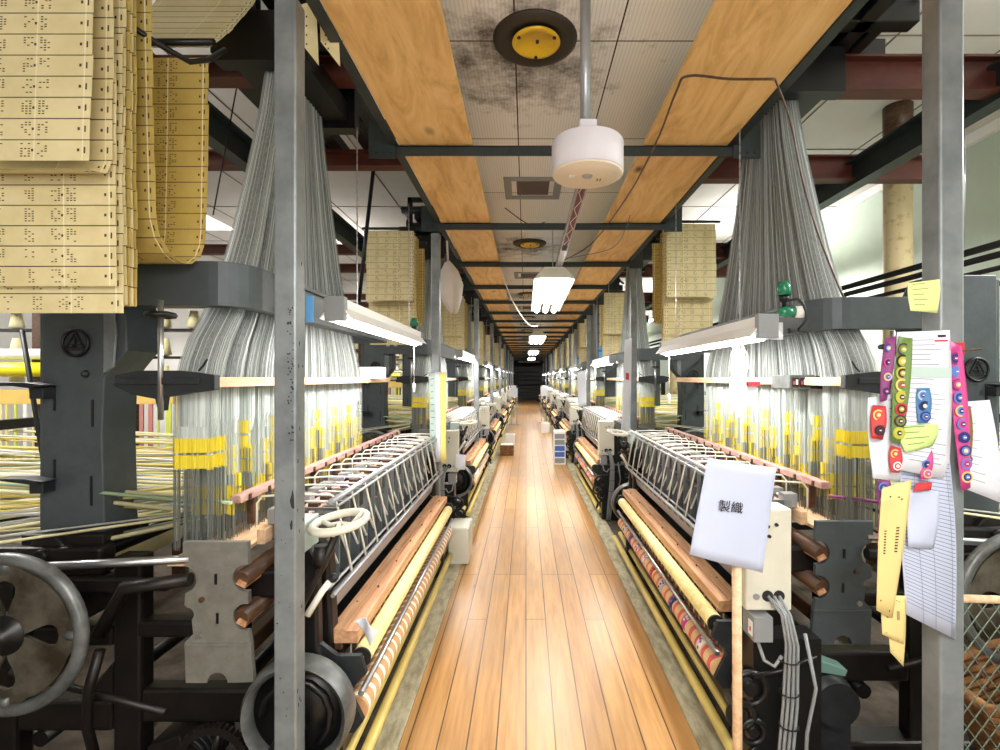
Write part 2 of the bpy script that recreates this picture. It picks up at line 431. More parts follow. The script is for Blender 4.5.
def oxide(x0, x1, y, z0, z1):
    global n
    b = MB().use('oxide'); b.box(x0, x1, y-.006, y+.006, z0, z1); b.box(x0, x1, y-.05, y+.05, z0-.008, z0+.004); b.box(x0, x1, y-.05, y+.05, z1-.004, z1+.008)
    struct('trim_%d' % n, b); n += 1
for i in range(8):
    y = 1.7+3.65*i
    oxide(-5.5, -.82, y+.93, H+1.56, H+1.66); oxide(-5.5, -.82, y+2.0, H+1.56, H+1.66)
    y = 1.94+3.5*i
    oxide(1.22, 3.2, y+.62, H+1.46, H+1.62); oxide(1.22, 3.2, y+1.75, H+1.46, H+1.62)

# ceiling planks
for side, (x0, x1) in (('left', (-.66, -.28)), ('right', (.615, 1.05))):
    for k in range(12):
        y0 = -1.0+k*2.6 if False else k*2.6
        b = MB().use('plankwood').box(x0, x1, y0-.0 if k else -1.0, y0+2.596, H+1.213, H+1.238)
        o = b.build('ceiling_plank', None, ((x0+x1)/2, y0+1.3, H+1.213), bevel=.002)
        tag(o, 'knotty pine plank laid on the cross bars over the %s side of the aisle, %s from the camera' % (side, ORD[k]), 'plank', 'pine planks above the aisle')

# posts
def post(x0, x1, y0, y1, ztop, label):
    xc, yc = (x0+x1)/2, (y0+y1)/2
    r = empty('steel_post', label, 'post', (xc, yc, 0), 'grey steel posts lining the aisle')
    part(MB().use('post').box(x0, x1, y0, y1, .012, ztop), 'shaft', r, bevel=.006)
    part(MB().use('beam').box(x0-.03, x1+.03, y0-.03, y1+.03, .0, .012), 'base_plate', r)
    return r
pl1 = post(-.741, -.675, 1.467, 1.531, H+1.125, 'tall grey square steel post with chipped paint in front of the near left loom')
pr1 = post(1.085, 1.15, 1.31, 1.374, H+1.125, 'tall grey square steel post on the right covered in papers and ribbons')
# paint chips on the near left post
random.seed(3)
b = MB().use('inkblack')
def chip(cx, cy, cz, w, h, face):
    k = random.randint(5, 8); pts = []
    for i in range(k):
        a = 2*PI*i/k; rr = random.uniform(.5, 1); pts.append((w*rr*math.cos(a), h*rr*math.sin(a)))
    if face == 'f': b.prism([(cx+p, cz+q) for p, q in pts], 1.4662, 1.4672, 'xz')
    else: b.prism([(cy+p, cz+q) for p, q in pts], -.6752, -.6742, 'yz')
for k in range(46):
    chip(random.uniform(-.70, -.682), 0, random.uniform(1.30, 1.72), random.uniform(.001, .005), random.uniform(.002, .006), 'f')
chip(-.685, 0, 1.14, .009, .04, 'f'); chip(-.688, 0, 1.07, .006, .022, 'f')
for k in range(14): chip(0, random.uniform(1.475, 1.525), random.uniform(.5, 1.9), .003, .008, 's')
for k in range(12): chip(random.uniform(-.735, -.682), 0, random.uniform(.5, 1.2), random.uniform(.001, .003), random.uniform(.001, .004), 'f')
part(b, 'paint_chip', pl1, kind='stuff')
YL = [3.87+3.2*k for k in range(8)]; YR = [5.2+3.75*k for k in range(7)]
posts = {}
for k, y in enumerate(YL): posts['L%d' % k] = post(-.735, -.67, y, y+.064, H+1.125, 'grey steel post on the left of the aisle, %s from the camera' % ORD[k+1])
for k, y in enumerate(YR): posts['R%d' % k] = post(1.09, 1.155, y, y+.064, H+1.125, 'grey steel post on the right of the aisle, %s from the camera' % ORD[k+1])

# cream column by the right wall
for k, y in enumerate((4.6, 11.6, 18.6)):
    r = empty('round_column', 'cream painted round column with rusty top near the right wall, %s from the camera' % ORD[k], 'column', (3.42, y, 0), 'round columns by the right wall')
    part(MB().use('creamcol').lathe([(.115, .02), (.115, 3.96)], (3.42, y, 0)), 'shaft', r)
    part(MB().use('darkwood').lathe([(.1165, 3.72), (.1170, 3.9), (.1175, 3.995)], (3.42, y, 0)), 'capital', r, label='rust stained top')

# ------------------------------------------------------------------ looms
LEN = 2.3
def make_loom(s, off, y0, label):
    """local coordinates: a outward from the aisle, y along the aisle from the near end, z up"""
    X0 = s*(1.2+off); Yc = y0+1.1
    T = lambda v: (s*(v[0]+off), y0+v[1], v[2])
    root = empty('jacquard_loom', label, 'loom', (X0, Yc, 0), 'jacquard ribbon looms')
    def P(mb, name, bevel=0, lab=None, kind=None, parent=None, big=False):
        ob = mb.build(name, parent or root, (X0, Yc, 0), T=T, flip=(s < 0), bevel=bevel, label=lab, recalc=not big)
        if kind: ob['kind'] = kind
        return ob
    mech = (lambda y: y) if s < 0 else (lambda y: LEN-y)     # the two rows stand back to back
    box_end = (lambda y: LEN-y+.3) if s < 0 else (lambda y: y-.2)
    # side frames
    for e, yy in enumerate((.10, 2.12)):
        b = MB().use('grease'); t0, t1 = yy-.035, yy+.035
        b.box(1.50, 1.90, t0, t1, .80, .90); b.box(1.80, 1.90, t0, t1, 0, .80); b.box(1.36, 1.46, t0, t1, 0, .87)
        b.box(.90, 1.36, t0, t1, .28, .40); b.box(1.46, 1.80, t0, t1, .25, .36); b.box(1.46, 1.80, t0, t1, .55, .62)
        b.prism([(.70, .02), (.84, .02), (.86, .70), (.80, .98), (.70, .92), (.68, .5)], t0, t1)
        b.box(.84, 1.0, t0, t1, .72, .82); b.box(.66, 1.95, t0-.02, t1+.02, 0, .05)
        b.prism([(1.46, .36), (1.58, .36), (1.46, .50)], t0, t1); b.prism([(1.80, .62), (1.80, .75), (1.70, .80), (1.50, .80), (1.46, .74), (1.46, .70), (1.60, .62)], t0+.01, t1-.01)
        b.box(1.0, 1.38, t0, t1, .58, .64)
        P(b, 'side_frame', bevel=.012)
    b = MB().use('black')
    for (a, z, r) in ((1.75, .2, .03), (1.2, .22, .03), (1.62, .84, .03), (.85, .30, .025), (1.0, .70, .02)): b.cyl((a, .1, z), (a, 2.1, z), r, 10)
    P(b, 'cross_shaft')
    b = MB().use('black').box(.86, .88, .16, 2.06, .15, .93); P(b, 'inner_panel')
    # towers
    for e, (yy, sg) in enumerate(((.14, 1), (1.98, -1))):
        b = MB().use('cast')
        b.prism([(1.55, .93), (1.79, .93), (1.785, 1.35), (1.78, 1.93), (1.535, 1.93), (1.49, 1.84), (1.47, 1.75), (1.47, 1.60), (1.55, 1.50), (1.56, 1.3)], yy, yy+.16)
        b.box(1.79, 1.82, yy+.03, yy+.16, .95, 1.92)
        b.use('post').prism([(1.55, 1.515), (1.508, 1.54), (1.50, 1.66), (1.508, 1.78), (1.55, 1.80)], yy-.010, yy)  # paler bevel facet, its highlight put into the colour
        tw = P(b, 'tower', bevel=.012)
        for (q0, q1, q2, q3) in ((1.595, 1.603, 1.03, 1.14), (1.73, 1.738, 1.12, 1.20), (1.73, 1.738, 1.38, 1.47), (1.59, 1.598, 1.32, 1.42)):
            P(MB().use('black').box(q0, q1, yy-.003, yy+.004, q2, q3), 'slot', parent=tw)
        if e == 0:
            b = MB().use('black'); c = (1.652, yy-.008, 1.628) if s < 0 else (1.69, yy-.008, 1.535)
            b.ring(c, .047, .006, 'y', 28, 6)
            tri = [(-.033, -.018), (0, .04), (.033, -.018)]
            for i in range(3):
                p, q = tri[i], tri[(i+1) % 3]; b.tube([(c[0]+p[0], c[1], c[2]+p[1]), (c[0]+q[0], c[1], c[2]+q[1])], .0035, 4)
            for (p, q) in (((-.016, .008), (.016, .008)), ((-.02, -.006), (.02, -.006)), ((0, .026), (0, -.018)), ((-.012, .018), (.012, -.018)), ((-.028, -.026), (.028, -.026))):
                b.tube([(c[0]+p[0], c[1], c[2]+p[1]), (c[0]+q[0], c[1], c[2]+q[1])], .0028, 4)
            P(b, 'emblem', parent=tw, lab='round black emblem with a triangle and strokes')
            b = MB().use('castdark').lathe([(0, -.016), (.008, -.014), (.014, -.006), (.015, .002)], (1.62, yy, 1.515), 'y', 16); P(b, 'bolt', parent=tw)
            for z in (1.475, 1.135):
                b = MB().use('castdark'); b.box(1.73, 1.78, yy-.05, yy, z-.05, z-.01); b.prism([(1.70, z), (1.75, z-.012), (1.87, z+.004), (1.875, z+.01), (1.77, z+.01)], yy-.08, yy-.02); P(b, 'hook', parent=tw, bevel=.003)
        b = MB().use('grease'); b.box(1.52, 1.82, yy-.04, yy+.18, .885, .935); b.cyl((1.71, yy-.06, .87), (1.71, yy+.1, .87), .07, 20); b.cyl((1.71, yy-.09, .87), (1.71, yy-.05, .87), .025, 12); P(b, 'tower_foot', parent=tw, bevel=.006)
    # harness frame: arms and aisle rail, rounded corners
    z0, z1 = (1.76, 1.92) if s < 0 else (1.70, 1.83)
    path = [(1.56, .12), (1.14, .12)]
    for i in range(7):
        a = PI/2*i/6; path.append((1.14-.10*math.sin(a), .22-.10*math.cos(a)))
    q = [(x, 2.15-y) for (x, y) in path[::-1]]
    path += q
    b = MB().use('cast'); k0 = len(b.v)
    w = .028
    for i, (x, y) in enumerate(path):
        d = Vector(path[min(i+1, len(path)-1)])-Vector(path[max(i-1, 0)]); d.normalize(); nx, ny = -d.y, d.x
        for (u, z) in ((-w, z0), (w, z0), (w, z1), (-w, z1)): b.v.append((x+nx*u, y+ny*u, z))
    for i in range(len(path)-1):
        for j in range(4): b.face([k0+i*4+j, k0+i*4+(j+1) % 4, k0+(i+1)*4+(j+1) % 4, k0+(i+1)*4+j], False)
    b.face([k0, k0+1, k0+2, k0+3]); b.face([k0+(len(path)-1)*4+j for j in (3, 2, 1, 0)])
    b.box(1.00, 1.02, .32, 1.85, z0-.0, z0+.025); b.box(1.00, 1.02, .32, 1.85, z1-.02, z1)
    hf = P(b, 'harness_frame', bevel=.006)
    b = MB().use('alu')
    for x in (1.50, 1.42): b.box(x-.018, x+.018, .085, .093, z0+.085, z0+.105)
    P(b, 'frame_clip', parent=hf)
    # comber board
    b = MB().use('palewood').box(1.045, 1.075, .0, 2.15, 1.468, 1.503); cbd = P(b, 'comber_board', bevel=.003)
    b = MB().use('darkwood').box(1.078, 1.26, .03, 1.72, 1.478, 1.494); P(b, 'comber_plate', parent=cbd)
    b = MB().use('castdark')
    b.prism([(1.04, 1.46), (1.04, 1.51), (1.16, 1.525), (1.30, 1.525), (1.375, 1.51), (1.38, 1.475), (1.32, 1.445), (1.24, 1.43), (1.23, 1.39), (1.215, 1.39), (1.21, 1.435), (1.12, 1.45)], -.03, .0)
    b.box(1.09, 1.37, -.036, -.03, 1.478, 1.500); b.tube([(1.08, -.05, 1.525), (1.045, -.08, 1.54), (1.02, -.10, 1.56)], .004, 6)
    P(b, 'board_bracket', parent=cbd, bevel=.003)
    b = MB().use('steel').cyl((1.22, -.03, 1.36), (1.22, -.03, 1.76 if s < 0 else 1.68), .009, 10); zr = 1.71 if s < 0 else 1.62; b.use('grease').ring((1.22, -.03, zr), .038, .010, 'z', 20, 6); b.tube([(1.182, -.03, zr), (1.258, -.03, zr)], .008, 6); b.tube([(1.22, -.068, zr), (1.22, .008, zr)], .008, 6)
    P(b, 'adjusting_screw', parent=cbd)
    # harness cords above the board
    b = MB(); nb = 14
    rnd = random.Random(11)
    lev = [(1.496, 1.0, 1.0), (1.56, .975, 1.0), (1.64, .92, .99), (1.74, .82, .97), (1.84, .73, .94), (1.95, .67, .9), (2.1, .59, .84), (2.4, .46, .75), (2.70, .34, .66), (2.94, .27, .60)]
    def core(lv, ry, rx, yc, m_):
        k0 = len(b.v); n_ = 14; b.use(m_)
        for (z, wv, av) in lv:
            for j in range(n_):
                t = 2*PI*j/n_; b.v.append((1.165+rx*math.cos(t)*av, .83+(yc+ry*math.sin(t))*wv, z))
        for i_ in range(len(lv)-1):
            for j in range(n_): b.face([k0+i_*n_+j, k0+i_*n_+(j+1) % n_, k0+(i_+1)*n_+(j+1) % n_, k0+(i_+1)*n_+j], True)
    for i in range(nb):
        yb = -.80+1.6*(i+.5)/nb
        core(lev, .047, .072, yb, 'cordcore')
        for k in range(84):
            th = rnd.random()*2*PI; rr = rnd.uniform(.9, 1.06); dy = rr*math.cos(th)*.050; da = rr*math.sin(th)*.077
            pts = []
            for (z, wv, av) in lev: pts.append((1.165+da*av, .83+(yb+dy)*wv, z))
            b.vstring(pts, .0012, rnd.choice(['cord', 'cord', 'cord2', 'cord3']))
    P(b, 'harness_cords', lab='fan of grey harness cords narrowing upward', big=True, kind='stuff')
    b = MB().use('black').box(1.0, 1.34, .55, 1.12, 2.93, 3.04); b.box(.96, 1.38, .50, .58, 2.90, 3.12); b.box(.96, 1.38, 1.10, 1.18, 2.90, 3.12); P(b, 'neck_board')
    # cords below the board with yellow clips and steel heddles
    b = MB()
    for i in range(nb):
        yb = -.80+1.6*(i+.5)/nb
        core([(1.48, 1, 1), (1.36, 1, 1), (1.29, 1, .8)], .046, .070, yb, 'cordwhite')
        for j in range(3):
            yj = yb+(-.043, -.010, .030)[j]; ry = (.0085, .0165, .0145)[j]; zt = (1.345, 1.245, 1.135)[j]-(.0 if i % 2 else .012)
            if i % 2 and j == 0: zt = 1.10
            if i % 2 == 0 and j == 2: zt = 1.07
            if i == 0: zt = 1.29
            core([(1.33, 1, .9), (zt, 1, .9)], ry, .060, yj, 'cordwhite')
            core([(zt, 1, 1), (zt-.05, 1, 1)], ry, .066, yj, 'yellowclip'); core([(zt-.06, 1, 1), (zt-.105, 1, 1)], ry, .066, yj, 'yellowclip')
            for q in range(34):
                th = rnd.random()*2*PI; rr = rnd.uniform(.85, 1.15); a, y = 1.165+rr*math.sin(th)*.072, .83+yj+rr*math.cos(th)*(ry+.002)
                b.vstring([(a, y, 1.48), (a, y, zt+.004), (a, y, zt), (a, y, zt-.05), (a, y, zt-.055), (a, y, zt-.06), (a, y, zt-.11), (a, y, .90)], .0013, ['cordwhite' if rnd.random() < .6 else 'cord', 'cordwhite', 'yellowclip', 'cordwhite', 'cordwhite', 'yellowclip', 'heddle'])
    P(b, 'heddles', lab='white heddle cords with yellow clips', big=True, kind='stuff')
    # dense back face of near end
    # hand rail and race
    b = MB().use('redwood').box(1.055, 1.095, .15, 2.5, 1.035, 1.065); b.use('darkwood')
    for k in range(16): b.box(1.047, 1.056, .2+k*.145, .215+k*.145, 1.035, 1.06)
    for k in range(8): b.box(1.06, 1.09, .25+k*.29, .28+k*.29, .93, 1.035)
    P(b, 'hand_rail', bevel=.004)
    b = MB().use('palewood'); b.box(.99, 1.12, -.03, 2.25, .885, .90); b.box(1.14, 1.20, -.03, 2.25, .87, .89); b.box(.94, .97, .1, 2.25, .90, .955)
    P(b, 'sley_board', bevel=.003)
    b = MB().use('darkwood'); b.box(.99, 1.04, .01, 2.20, .63, .70); b.box(.99, 1.04, .01, 2.20, .50, .56); P(b, 'lower_sley_board', bevel=.006)
    # notched end plates
    for yy in (-.02, 2.22):
        def arc(cx_, cz_, r_, d0, d1, n_=10): return [(cx_+r_*math.cos(math.radians(d0+(d1-d0)*i_/n_)), cz_+r_*math.sin(math.radians(d0+(d1-d0)*i_/n_))) for i_ in range(n_+1)]
        pts = [(1.14, .955), (.925, .955)]
        pts += arc(.93, .835, .045, 100, -100)+arc(.93, .705, .045, 100, -100)
        pts += [(.915, .62), (.905, .49), (.99, .487)]+arc(1.025, .487, .034, 180, 0)+[(1.13, .487), (1.135, .62), (1.105, .65)]
        pts += arc(1.125, .715, .022, 230, 90, 5)[::-1][::-1]+[(1.135, .745)]+arc(1.14, .83, .045, -100, -260)+[(1.14, .90)]
        mt = 'plate' if s < 0 else 'cast'
        b = MB().use(mt); b.prism(pts, yy-.02, yy); b.box(.91, 1.13, yy-.026, yy-.02, .612, .62)
        ep = P(b, 'end_plate', bevel=.0015)
        P(MB().use('black').box(1.02, 1.028, yy-.023, yy-.019, .685, .72), 'plate_slot', parent=ep); P(MB().use('black').box(1.025, 1.033, yy-.023, yy-.019, .815, .85), 'plate_slot', parent=ep)
        P(MB().use('darkwood').cyl((1.075, yy-.028, .765), (1.075, yy-.02, .765), .009, 10), 'plate_bolt', parent=ep)
        b = MB().use('steel').cyl((1.085, yy-.028, .645), (1.085, yy-.02, .645), .010, 10)
        P(b, 'plate_bolt', parent=ep)
    b = MB().use('darkwood')
    for zc in (.835, .705): b.tube([(.955, -.03, zc-.01), (.93, .5, zc+.02)], .030, 10)
    b.use('woodrail')
    for zc in (.835, .705): b.prism([(.935, zc-.035), (.965, zc-.02), (.955, zc-.005), (.93, zc-.02)], -.038, .6)
    P(b, 'picking_stick')
    # wire guard
    b = MB().use('alu').cyl((.71, .12, 1.05), (.71, 2.3, 1.05), .011, 10); b.cyl((.685, .12, 1.035), (.685, 2.3, 1.035), .005, 6)
    b.cyl((.665, .02, .75), (.665, 2.3, .75), .008, 8); b.cyl((.68, .02, .775), (.68, 2.3, .775), .006, 8)
    wg = P(b, 'guard_rail')
    b = MB().use('alu').prism([(.675, .745), (.70, .70), (.715, .64), (.72, .64), (.705, .705), (.685, .748)], .08, 2.25); b.use('black')
    for k in range(18): b.prism([(.687, .722), (.699, .698), (.702, .70), (.69, .724)], .16+k*.115, .22+k*.115)
    P(b, 'slotted_apron', parent=wg)
    b = MB().use('cream_wire')
    for k in range(13):
        y = .17+k*.168
        b.tube([(.668, y+.05, .752), (.69, y+.02, .92), (.714, y, 1.055), (.73, y-.004, 1.064), (.86, y-.02, 1.07), (.97, y-.03, 1.065), (.99, y-.03, 1.04), (.99, y-.03, .96)], .0042, 5)
        b.tube([(.675, y+.075, .752), (.697, y+.05, .90), (.72, y+.03, 1.03), (.84, y+.02, 1.035), (.86, y+.04, 1.03), (.84, y+.055, 1.025), (.73, y+.06, 1.02)], .0035, 5)
    P(b, 'guard_wire', parent=wg)
    # shuttle blocks in the race
    b = MB(); rnd = random.Random(5)
    for k in range(19):
        y = .15+k*.115
        b.use('post').box(.735, .93, y, y+.012, .70, .99)
        b.use('castdark').box(.74, .80, y+.02, y+.075, .93, .99); b.use('redwood').box(.82, .90, y+.015, y+.09, .95, .985)
        b.use('alu').box(.90, .955, y, y+.05, .96, 1.015); b.use('darkwood').box(.83, .87, y+.03, y+.06, .985, 1.0)
        b.use('cream_wire').ring((.93, y+.06, 1.0), .028, .004, 'z', 10, 4); b.tube([(.73, y+.09, .78), (.80, y+.09, .95)], .006, 5)
        b.use('yarn_pink' if k % 2 else 'darkwood').box(.75, .94, y+.08, y+.10, .90, .905)
    P(b, 'shuttle_block', lab='rows of small shuttle blocks and hooks', kind='stuff')
    b = MB().use('black').box(.74, .86, .1, 2.2, .50, .52); P(b, 'drip_tray')
    # breast beam and rollers
    b = MB().use('woodrail').box(.60, .70, .08, 2.1, .555, .60)
    b.box(.645, .70, .08, 2.1, .60, .607)
    b.use('darkwood'); b.box(.655, .68, .076, .09, .535, .555)
    for k in range(12): b.lathe([(.0045, .601), (.0045, .609)], (.635 if k % 2 else .675, .3+k*.15, 0), 'z', 8)
    P(b, 'breast_beam', bevel=.003)
    b = MB().use('rollyellow').cyl((.578, .06, .52), (.578, 2.0, .52), .033, 20); ro = P(b, 'take_up_roller')
    b = MB().use('rubber').cyl((.578, .052, .52), (.578, .062, .52), .0335, 20).cyl((.578, 2.0, .52), (.578, 2.01, .52), .0335, 20); b.use('steel').cyl((.578, .0, .52), (.578, 2.06, .52), .011, 10); P(b, 'axle', parent=ro)
    b = MB().use('rollbrown' if s < 0 else 'rollribbon').cyl((.585, .02, .36), (.585, 2.0, .36), .042, 20); cr = P(b, 'cloth_roll', lab='cloth roll banded with woven ribbon')
    if s > 0:
        rnd2 = random.Random(8)
        for k in range(9):
            y = .14+k*.2; b = MB()
            b.use(['pt_white', 'ribpink', 'pt_navy', 'paper_blue', 'ribred'][k % 5])
            b.tube([(.585, y, .36), (.585, y+.05, .36)], .0428, 20)
            b.use(['ribpink', 'pt_white', 'pt_blue', 'inkblack', 'orange'][k % 5])
            for j in range(10):
                a = rnd2.uniform(PI*.3, PI*1.3); yy = y+rnd2.uniform(.008, .042)
                b.lathe([(.0, -.006), (.006, -.005), (.006, .004)], (.585+.0405*math.cos(a), yy, .36+.0405*math.sin(a)), 'x', 6)
            P(b, 'ribbon_turn', parent=cr, lab='coloured ribbon band')
    b = MB().use('steel').cyl((.555, -.02, .44), (.555, 2.05, .44), .010, 10); P(b, 'tension_bar')
    b = MB().use('black').box(.66, .67, .05, 2.05, .10, .50); b.use('cream_wire')  # black sheet stands in for the dark void behind the pale slats
    for k in range(26): b.box(.655, .66, .1+k*.075, .108+k*.075, .30, .50)
    P(b, 'cloth_guide')
    for (a, z, r) in ((.605, .085, .022), (.655, .12, .018)):
        b = MB().use('brass').cyl((a, -.15 if s < 0 else -.12, z), (a, 2.5, z), r, 12); P(b, 'floor_pipe')
    b = MB().use('castdark'); 
    for yy in (.02, 2.08):
        b = MB().use('castdark')
        b.prism([(.55, .34), (.58, .30), (.70, .30), (.72, .62), (.64, .56), (.56, .56), (.54, .50), (.60, .44)], yy-.03, yy-.01)
        b.box(.62, .72, yy-.03, yy-.01, .0, .32)
        P(b, 'roller_bracket')
    # drive side
    ym = mech
    y = ym(-.08); d = -1 if s < 0 else 1
    b = MB().use('wheelgrey')
    b.lathe([(.165, -.045), (.175, -.03), (.175, .03), (.165, .045), (.15, .04), (.148, 0), (.148, -.03), (.165, -.045)], (.735, y, .42), 'y', 40, cap=False)
    br = P(b, 'brake_drum')
    b = MB().use('black').lathe([(.0, .0), (.148, .0), (.148, .02), (0, .02)], (.735, y, .42), 'y', 32)
    b.tube([(.735+.11*math.cos(t*.5), y+d*.02, .42+.11*math.sin(t*.5)) for t in range(9)], .012, 6)
    b.lathe([(.0, -.05), (.03, -.045), (.045, -.02), (.05, .03)], (.745, y, .40), 'y', 20); b.tube([(.735, y-.03, .42), (.80, y-.045, .32), (.78, y-.04, .24)], .018, 8)
    P(b, 'drum_hub', parent=br)
    b = MB().use('black'); 
    b.prism([(.66, .0), (.84, .0), (.85, .55), (.80, .95), (.74, .97), (.70, .9), (.695, .6), (.66, .5)], y+.05 if s < 0 else y-.1, y+.1 if s < 0 else y-.05)
    P(b, 'gear_case', bevel=.01)
    b = MB().use('offwhite'); b.ring((.66, y+.03, .99), .085, .0135, 'z', 32, 8)
    b.v = [(v[0], v[1], v[2]+(v[0]-.66)*-.12+(v[1]-y-.03)*.10) for v in b.v]
    for i in range(3):
        a = 2*PI*i/3+.4; b.tube([(.66, y+.03, .985), (.66+.04*math.cos(a), y+.03+.04*math.sin(a), .975), (.66+.08*math.cos(a), y+.03+.08*math.sin(a), .99-.014*math.cos(a)+.02*math.sin(a))], .008, 6)
    b.v = [(v[0]-.045, v[1], v[2]+.035) for v in b.v]
    hw = P(b, 'hand_wheel', lab='pale painted hand wheel')
    b = MB().use('grease').tube([(.615, y+.03, 1.015), (.66, y+.02, .9), (.74, y+.0, .74), (.76, y, .6)], .013, 8); b.lathe([(.02, .88), (.028, .9), (.02, .95)], (.675, y+.025, 0), 'z', 12); P(b, 'wheel_shaft', parent=hw)
    b = MB().use('cream_wire').tube([(.70, y-.02, .74), (.66, y+.0, .81), (.64, y+.01, .835)], .011, 8); b.use('rubber').lathe([(0, -.01), (.014, -.008), (.014, .008), (0, .01)], (.63, y+.02, .845), 'y', 12); P(b, 'stop_lever')
    b = MB().use('paleteal').box(.72, .80, y-.0, y+.12, .93, 1.03); b.use('plate').box(.735, .765, y-.01, y, .84, .95); P(b, 'relay_box', bevel=.004)
    b = MB().use('wheelgrey')
    c = (1.60, -.16, .71)
    b.ring(c, .232, .020, 'y', 48, 10)
    fw = P(b, 'flywheel', lab='large grey spoked flywheel')
    b = MB().use('castdark')
    # web with four teardrop openings: disc sectors
    hole = [(.055, .004), (.075, .010), (.10, .022), (.125, .032), (.145, .033), (.16, .024), (.168, .0)]
    for i in range(4):
        a0 = i*PI/2; a1 = a0+PI/2; pts = []
        def pp(r, a, w): return (c[0]+r*math.cos(a)-w*math.sin(a), c[2]+r*math.sin(a)+w*math.cos(a))
        for (r_, w_) in hole: pts.append(pp(r_, a0, w_))
        for t in range(11):
            a = a0+(a1-a0)*t/10; r_ = .222 if t in (0, 1, 9, 10) else .205; pts.append((c[0]+r_*math.cos(a), c[2]+r_*math.sin(a)))
        for (r_, w_) in hole[::-1]: pts.append(pp(r_, a1, -w_))
        b.use('webgrey').prism(pts, c[1]-.006, c[1]+.006)
    for i in range(4):
        a = i*PI/2+.0; b.use('wheelgrey').tube([(c[0]+.19*math.cos(a), c[1], c[2]+.19*math.sin(a)), (c[0]+.23*math.cos(a), c[1], c[2]+.23*math.sin(a))], .016, 8)
    P(b, 'wheel_web', parent=fw)
    b = MB().use('black').lathe([(0, -.06), (.02, -.055), (.03, -.02), (.06, -.012), (.065, .02), (.03, .03), (.03, .2)], c, 'y', 24); b.use('steel').lathe([(0, -.075), (.014, -.07), (.014, -.05)], c, 'y', 12); P(b, 'wheel_hub', parent=fw)
    # toothed gear low down
    b = MB().use('grease'); c = (1.0, mech(-.10), .27); nt = 44; pts = []
    for i in range(nt*2):
        a = PI*i/nt; rr = .125 if i % 2 else .117; pts.append((c[0]+rr*math.cos(a), c[2]+rr*math.sin(a)))
    inner = [(c[0]+.095*math.cos(2*PI*i/40), c[2]+.095*math.sin(2*PI*i/40)) for i in range(41)][::-1]
    b.prism(pts+[pts[0]]+inner, c[1]-.012, c[1]+.012)
    for i in range(5):
        a = i*2*PI/5+.3; b.tube([(c[0]+.02*math.cos(a), c[1], c[2]+.02*math.sin(a)), (c[0]+.098*math.cos(a+.2), c[1], c[2]+.098*math.sin(a+.2))], .011, 6)
    b.lathe([(0, -.04), (.025, -.035), (.03, .03)], c, 'y', 16); P(b, 'gear')
    b = MB().use('steel').cyl((1.12, -.03, .895), (1.84, -.03, .86), .014, 10); b.use('grease').cyl((1.15, -.10, .43), (1.75, .0, .50), .012, 8); b.tube([(1.38, -.08, .62), (1.40, -.10, .5), (1.44, -.06, .36), (1.42, -.04, .2)], .016, 8)
    b.tube([(1.1, -.06, .84), (1.3, -.08, .82), (1.4, -.06, .66)], .022, 8); b.box(1.18, 1.62, -.06, -.035, .80, .835); P(b, 'drive_rod')
    # motor
    ma = 1.22 if s < 0 else 1.0; mz = .14 if s < 0 else .26
    b = MB().use('castdark').cyl((ma, -.05, mz), (ma, .25, mz), .085, 24); b.use('castdark')
    for k in range(10): b.lathe([(.085, -.004), (.092, 0), (.085, .004)], (ma, .0+k*.024, mz), 'y', 24, cap=False)
    b.box(ma-.08, ma+.08, 0, .2, .0, mz-.08); mo = P(b, 'motor')
    b = MB().use('teal' if s > 0 else 'grease').prism([(ma-.06, mz+.10), (ma+.06, mz+.08), (ma+.07, mz+.105), (ma-.04, mz+.145)], .0, .14); P(b, 'terminal_box', parent=mo, bevel=.004)
    # control box
    y = box_end(0)
    b = MB().use('offwhite').box(.585, .745, y, y+.10, .69, 1.045); cx = P(b, 'control_box', bevel=.006)
    b = MB().use('alu').cyl((.62, y-.006, .74), (.62, y, .74), .011, 12); b.use('inkblack')
    for (a, z) in ((.66, .985), (.69, .99), (.665, .95)): b.cyl((a, y-.008, z), (a, y, z), .006, 10)
    for a in (.66, .70): b.cyl((a, y-.004, .742), (a, y+.001, .742), .019, 20)
    P(b, 'button', parent=cx)
    b = MB().use('boxgrey').box(.60, .665, y-.03, y+.06, .595, .68); b.use('white').box(.597, .60, y-.02, y+.01, .61, .66); b.use('inkred').box(.595, .5975, y-.012, y-.004, .625, .64); P(b, 'switch_box', parent=cx, bevel=.003)
    b = MB().use('boxgrey')
    for k in range(6):
        o = k*.008; b.tube([(.66+(k % 3)*.02, y-.004, .742), (.685+o*.6, y-.05-(k % 2)*.01, .70), (.70+o*.8, y-.05-(k % 2)*.012, .60), (.69+o, y-.05-(k % 2)*.012, .40), (.67+o, y-.05-(k % 2)*.012, .18), (.66+o, y-.03, .02)], .0055, 6)
    b.tube([(.62, y-.01, .595), (.63, y-.04, .54), (.66, y-.05, .525), (.685, y-.05, .56)], .006, 8)
    b.tube([(.78, y-.02, .62), (.80, y-.05, .45), (.77, y-.05, .3), (.76, y-.05, .1)], .006, 8)
    P(b, 'cable', parent=cx, lab='bundle of grey cables')
    for z in (.55, .44, .33, .22): P(MB().use('rubber').ring((.705, y-.055, z), .030, .0025, 'z', 14, 4), 'cable_tie', parent=cx)
    b = MB().use('black')
    b.box(.62, .86, y+.02, y+.12, .0, .58)
    for (a, z, r) in ((.60, .42, .055), (.57, .33, .045), (.61, .27, .04)): b.ring((a, y+.0, z), r, .011, 'y', 24, 6); b.cyl((a, y-.01, z), (a, y+.1, z), r*.45, 14)
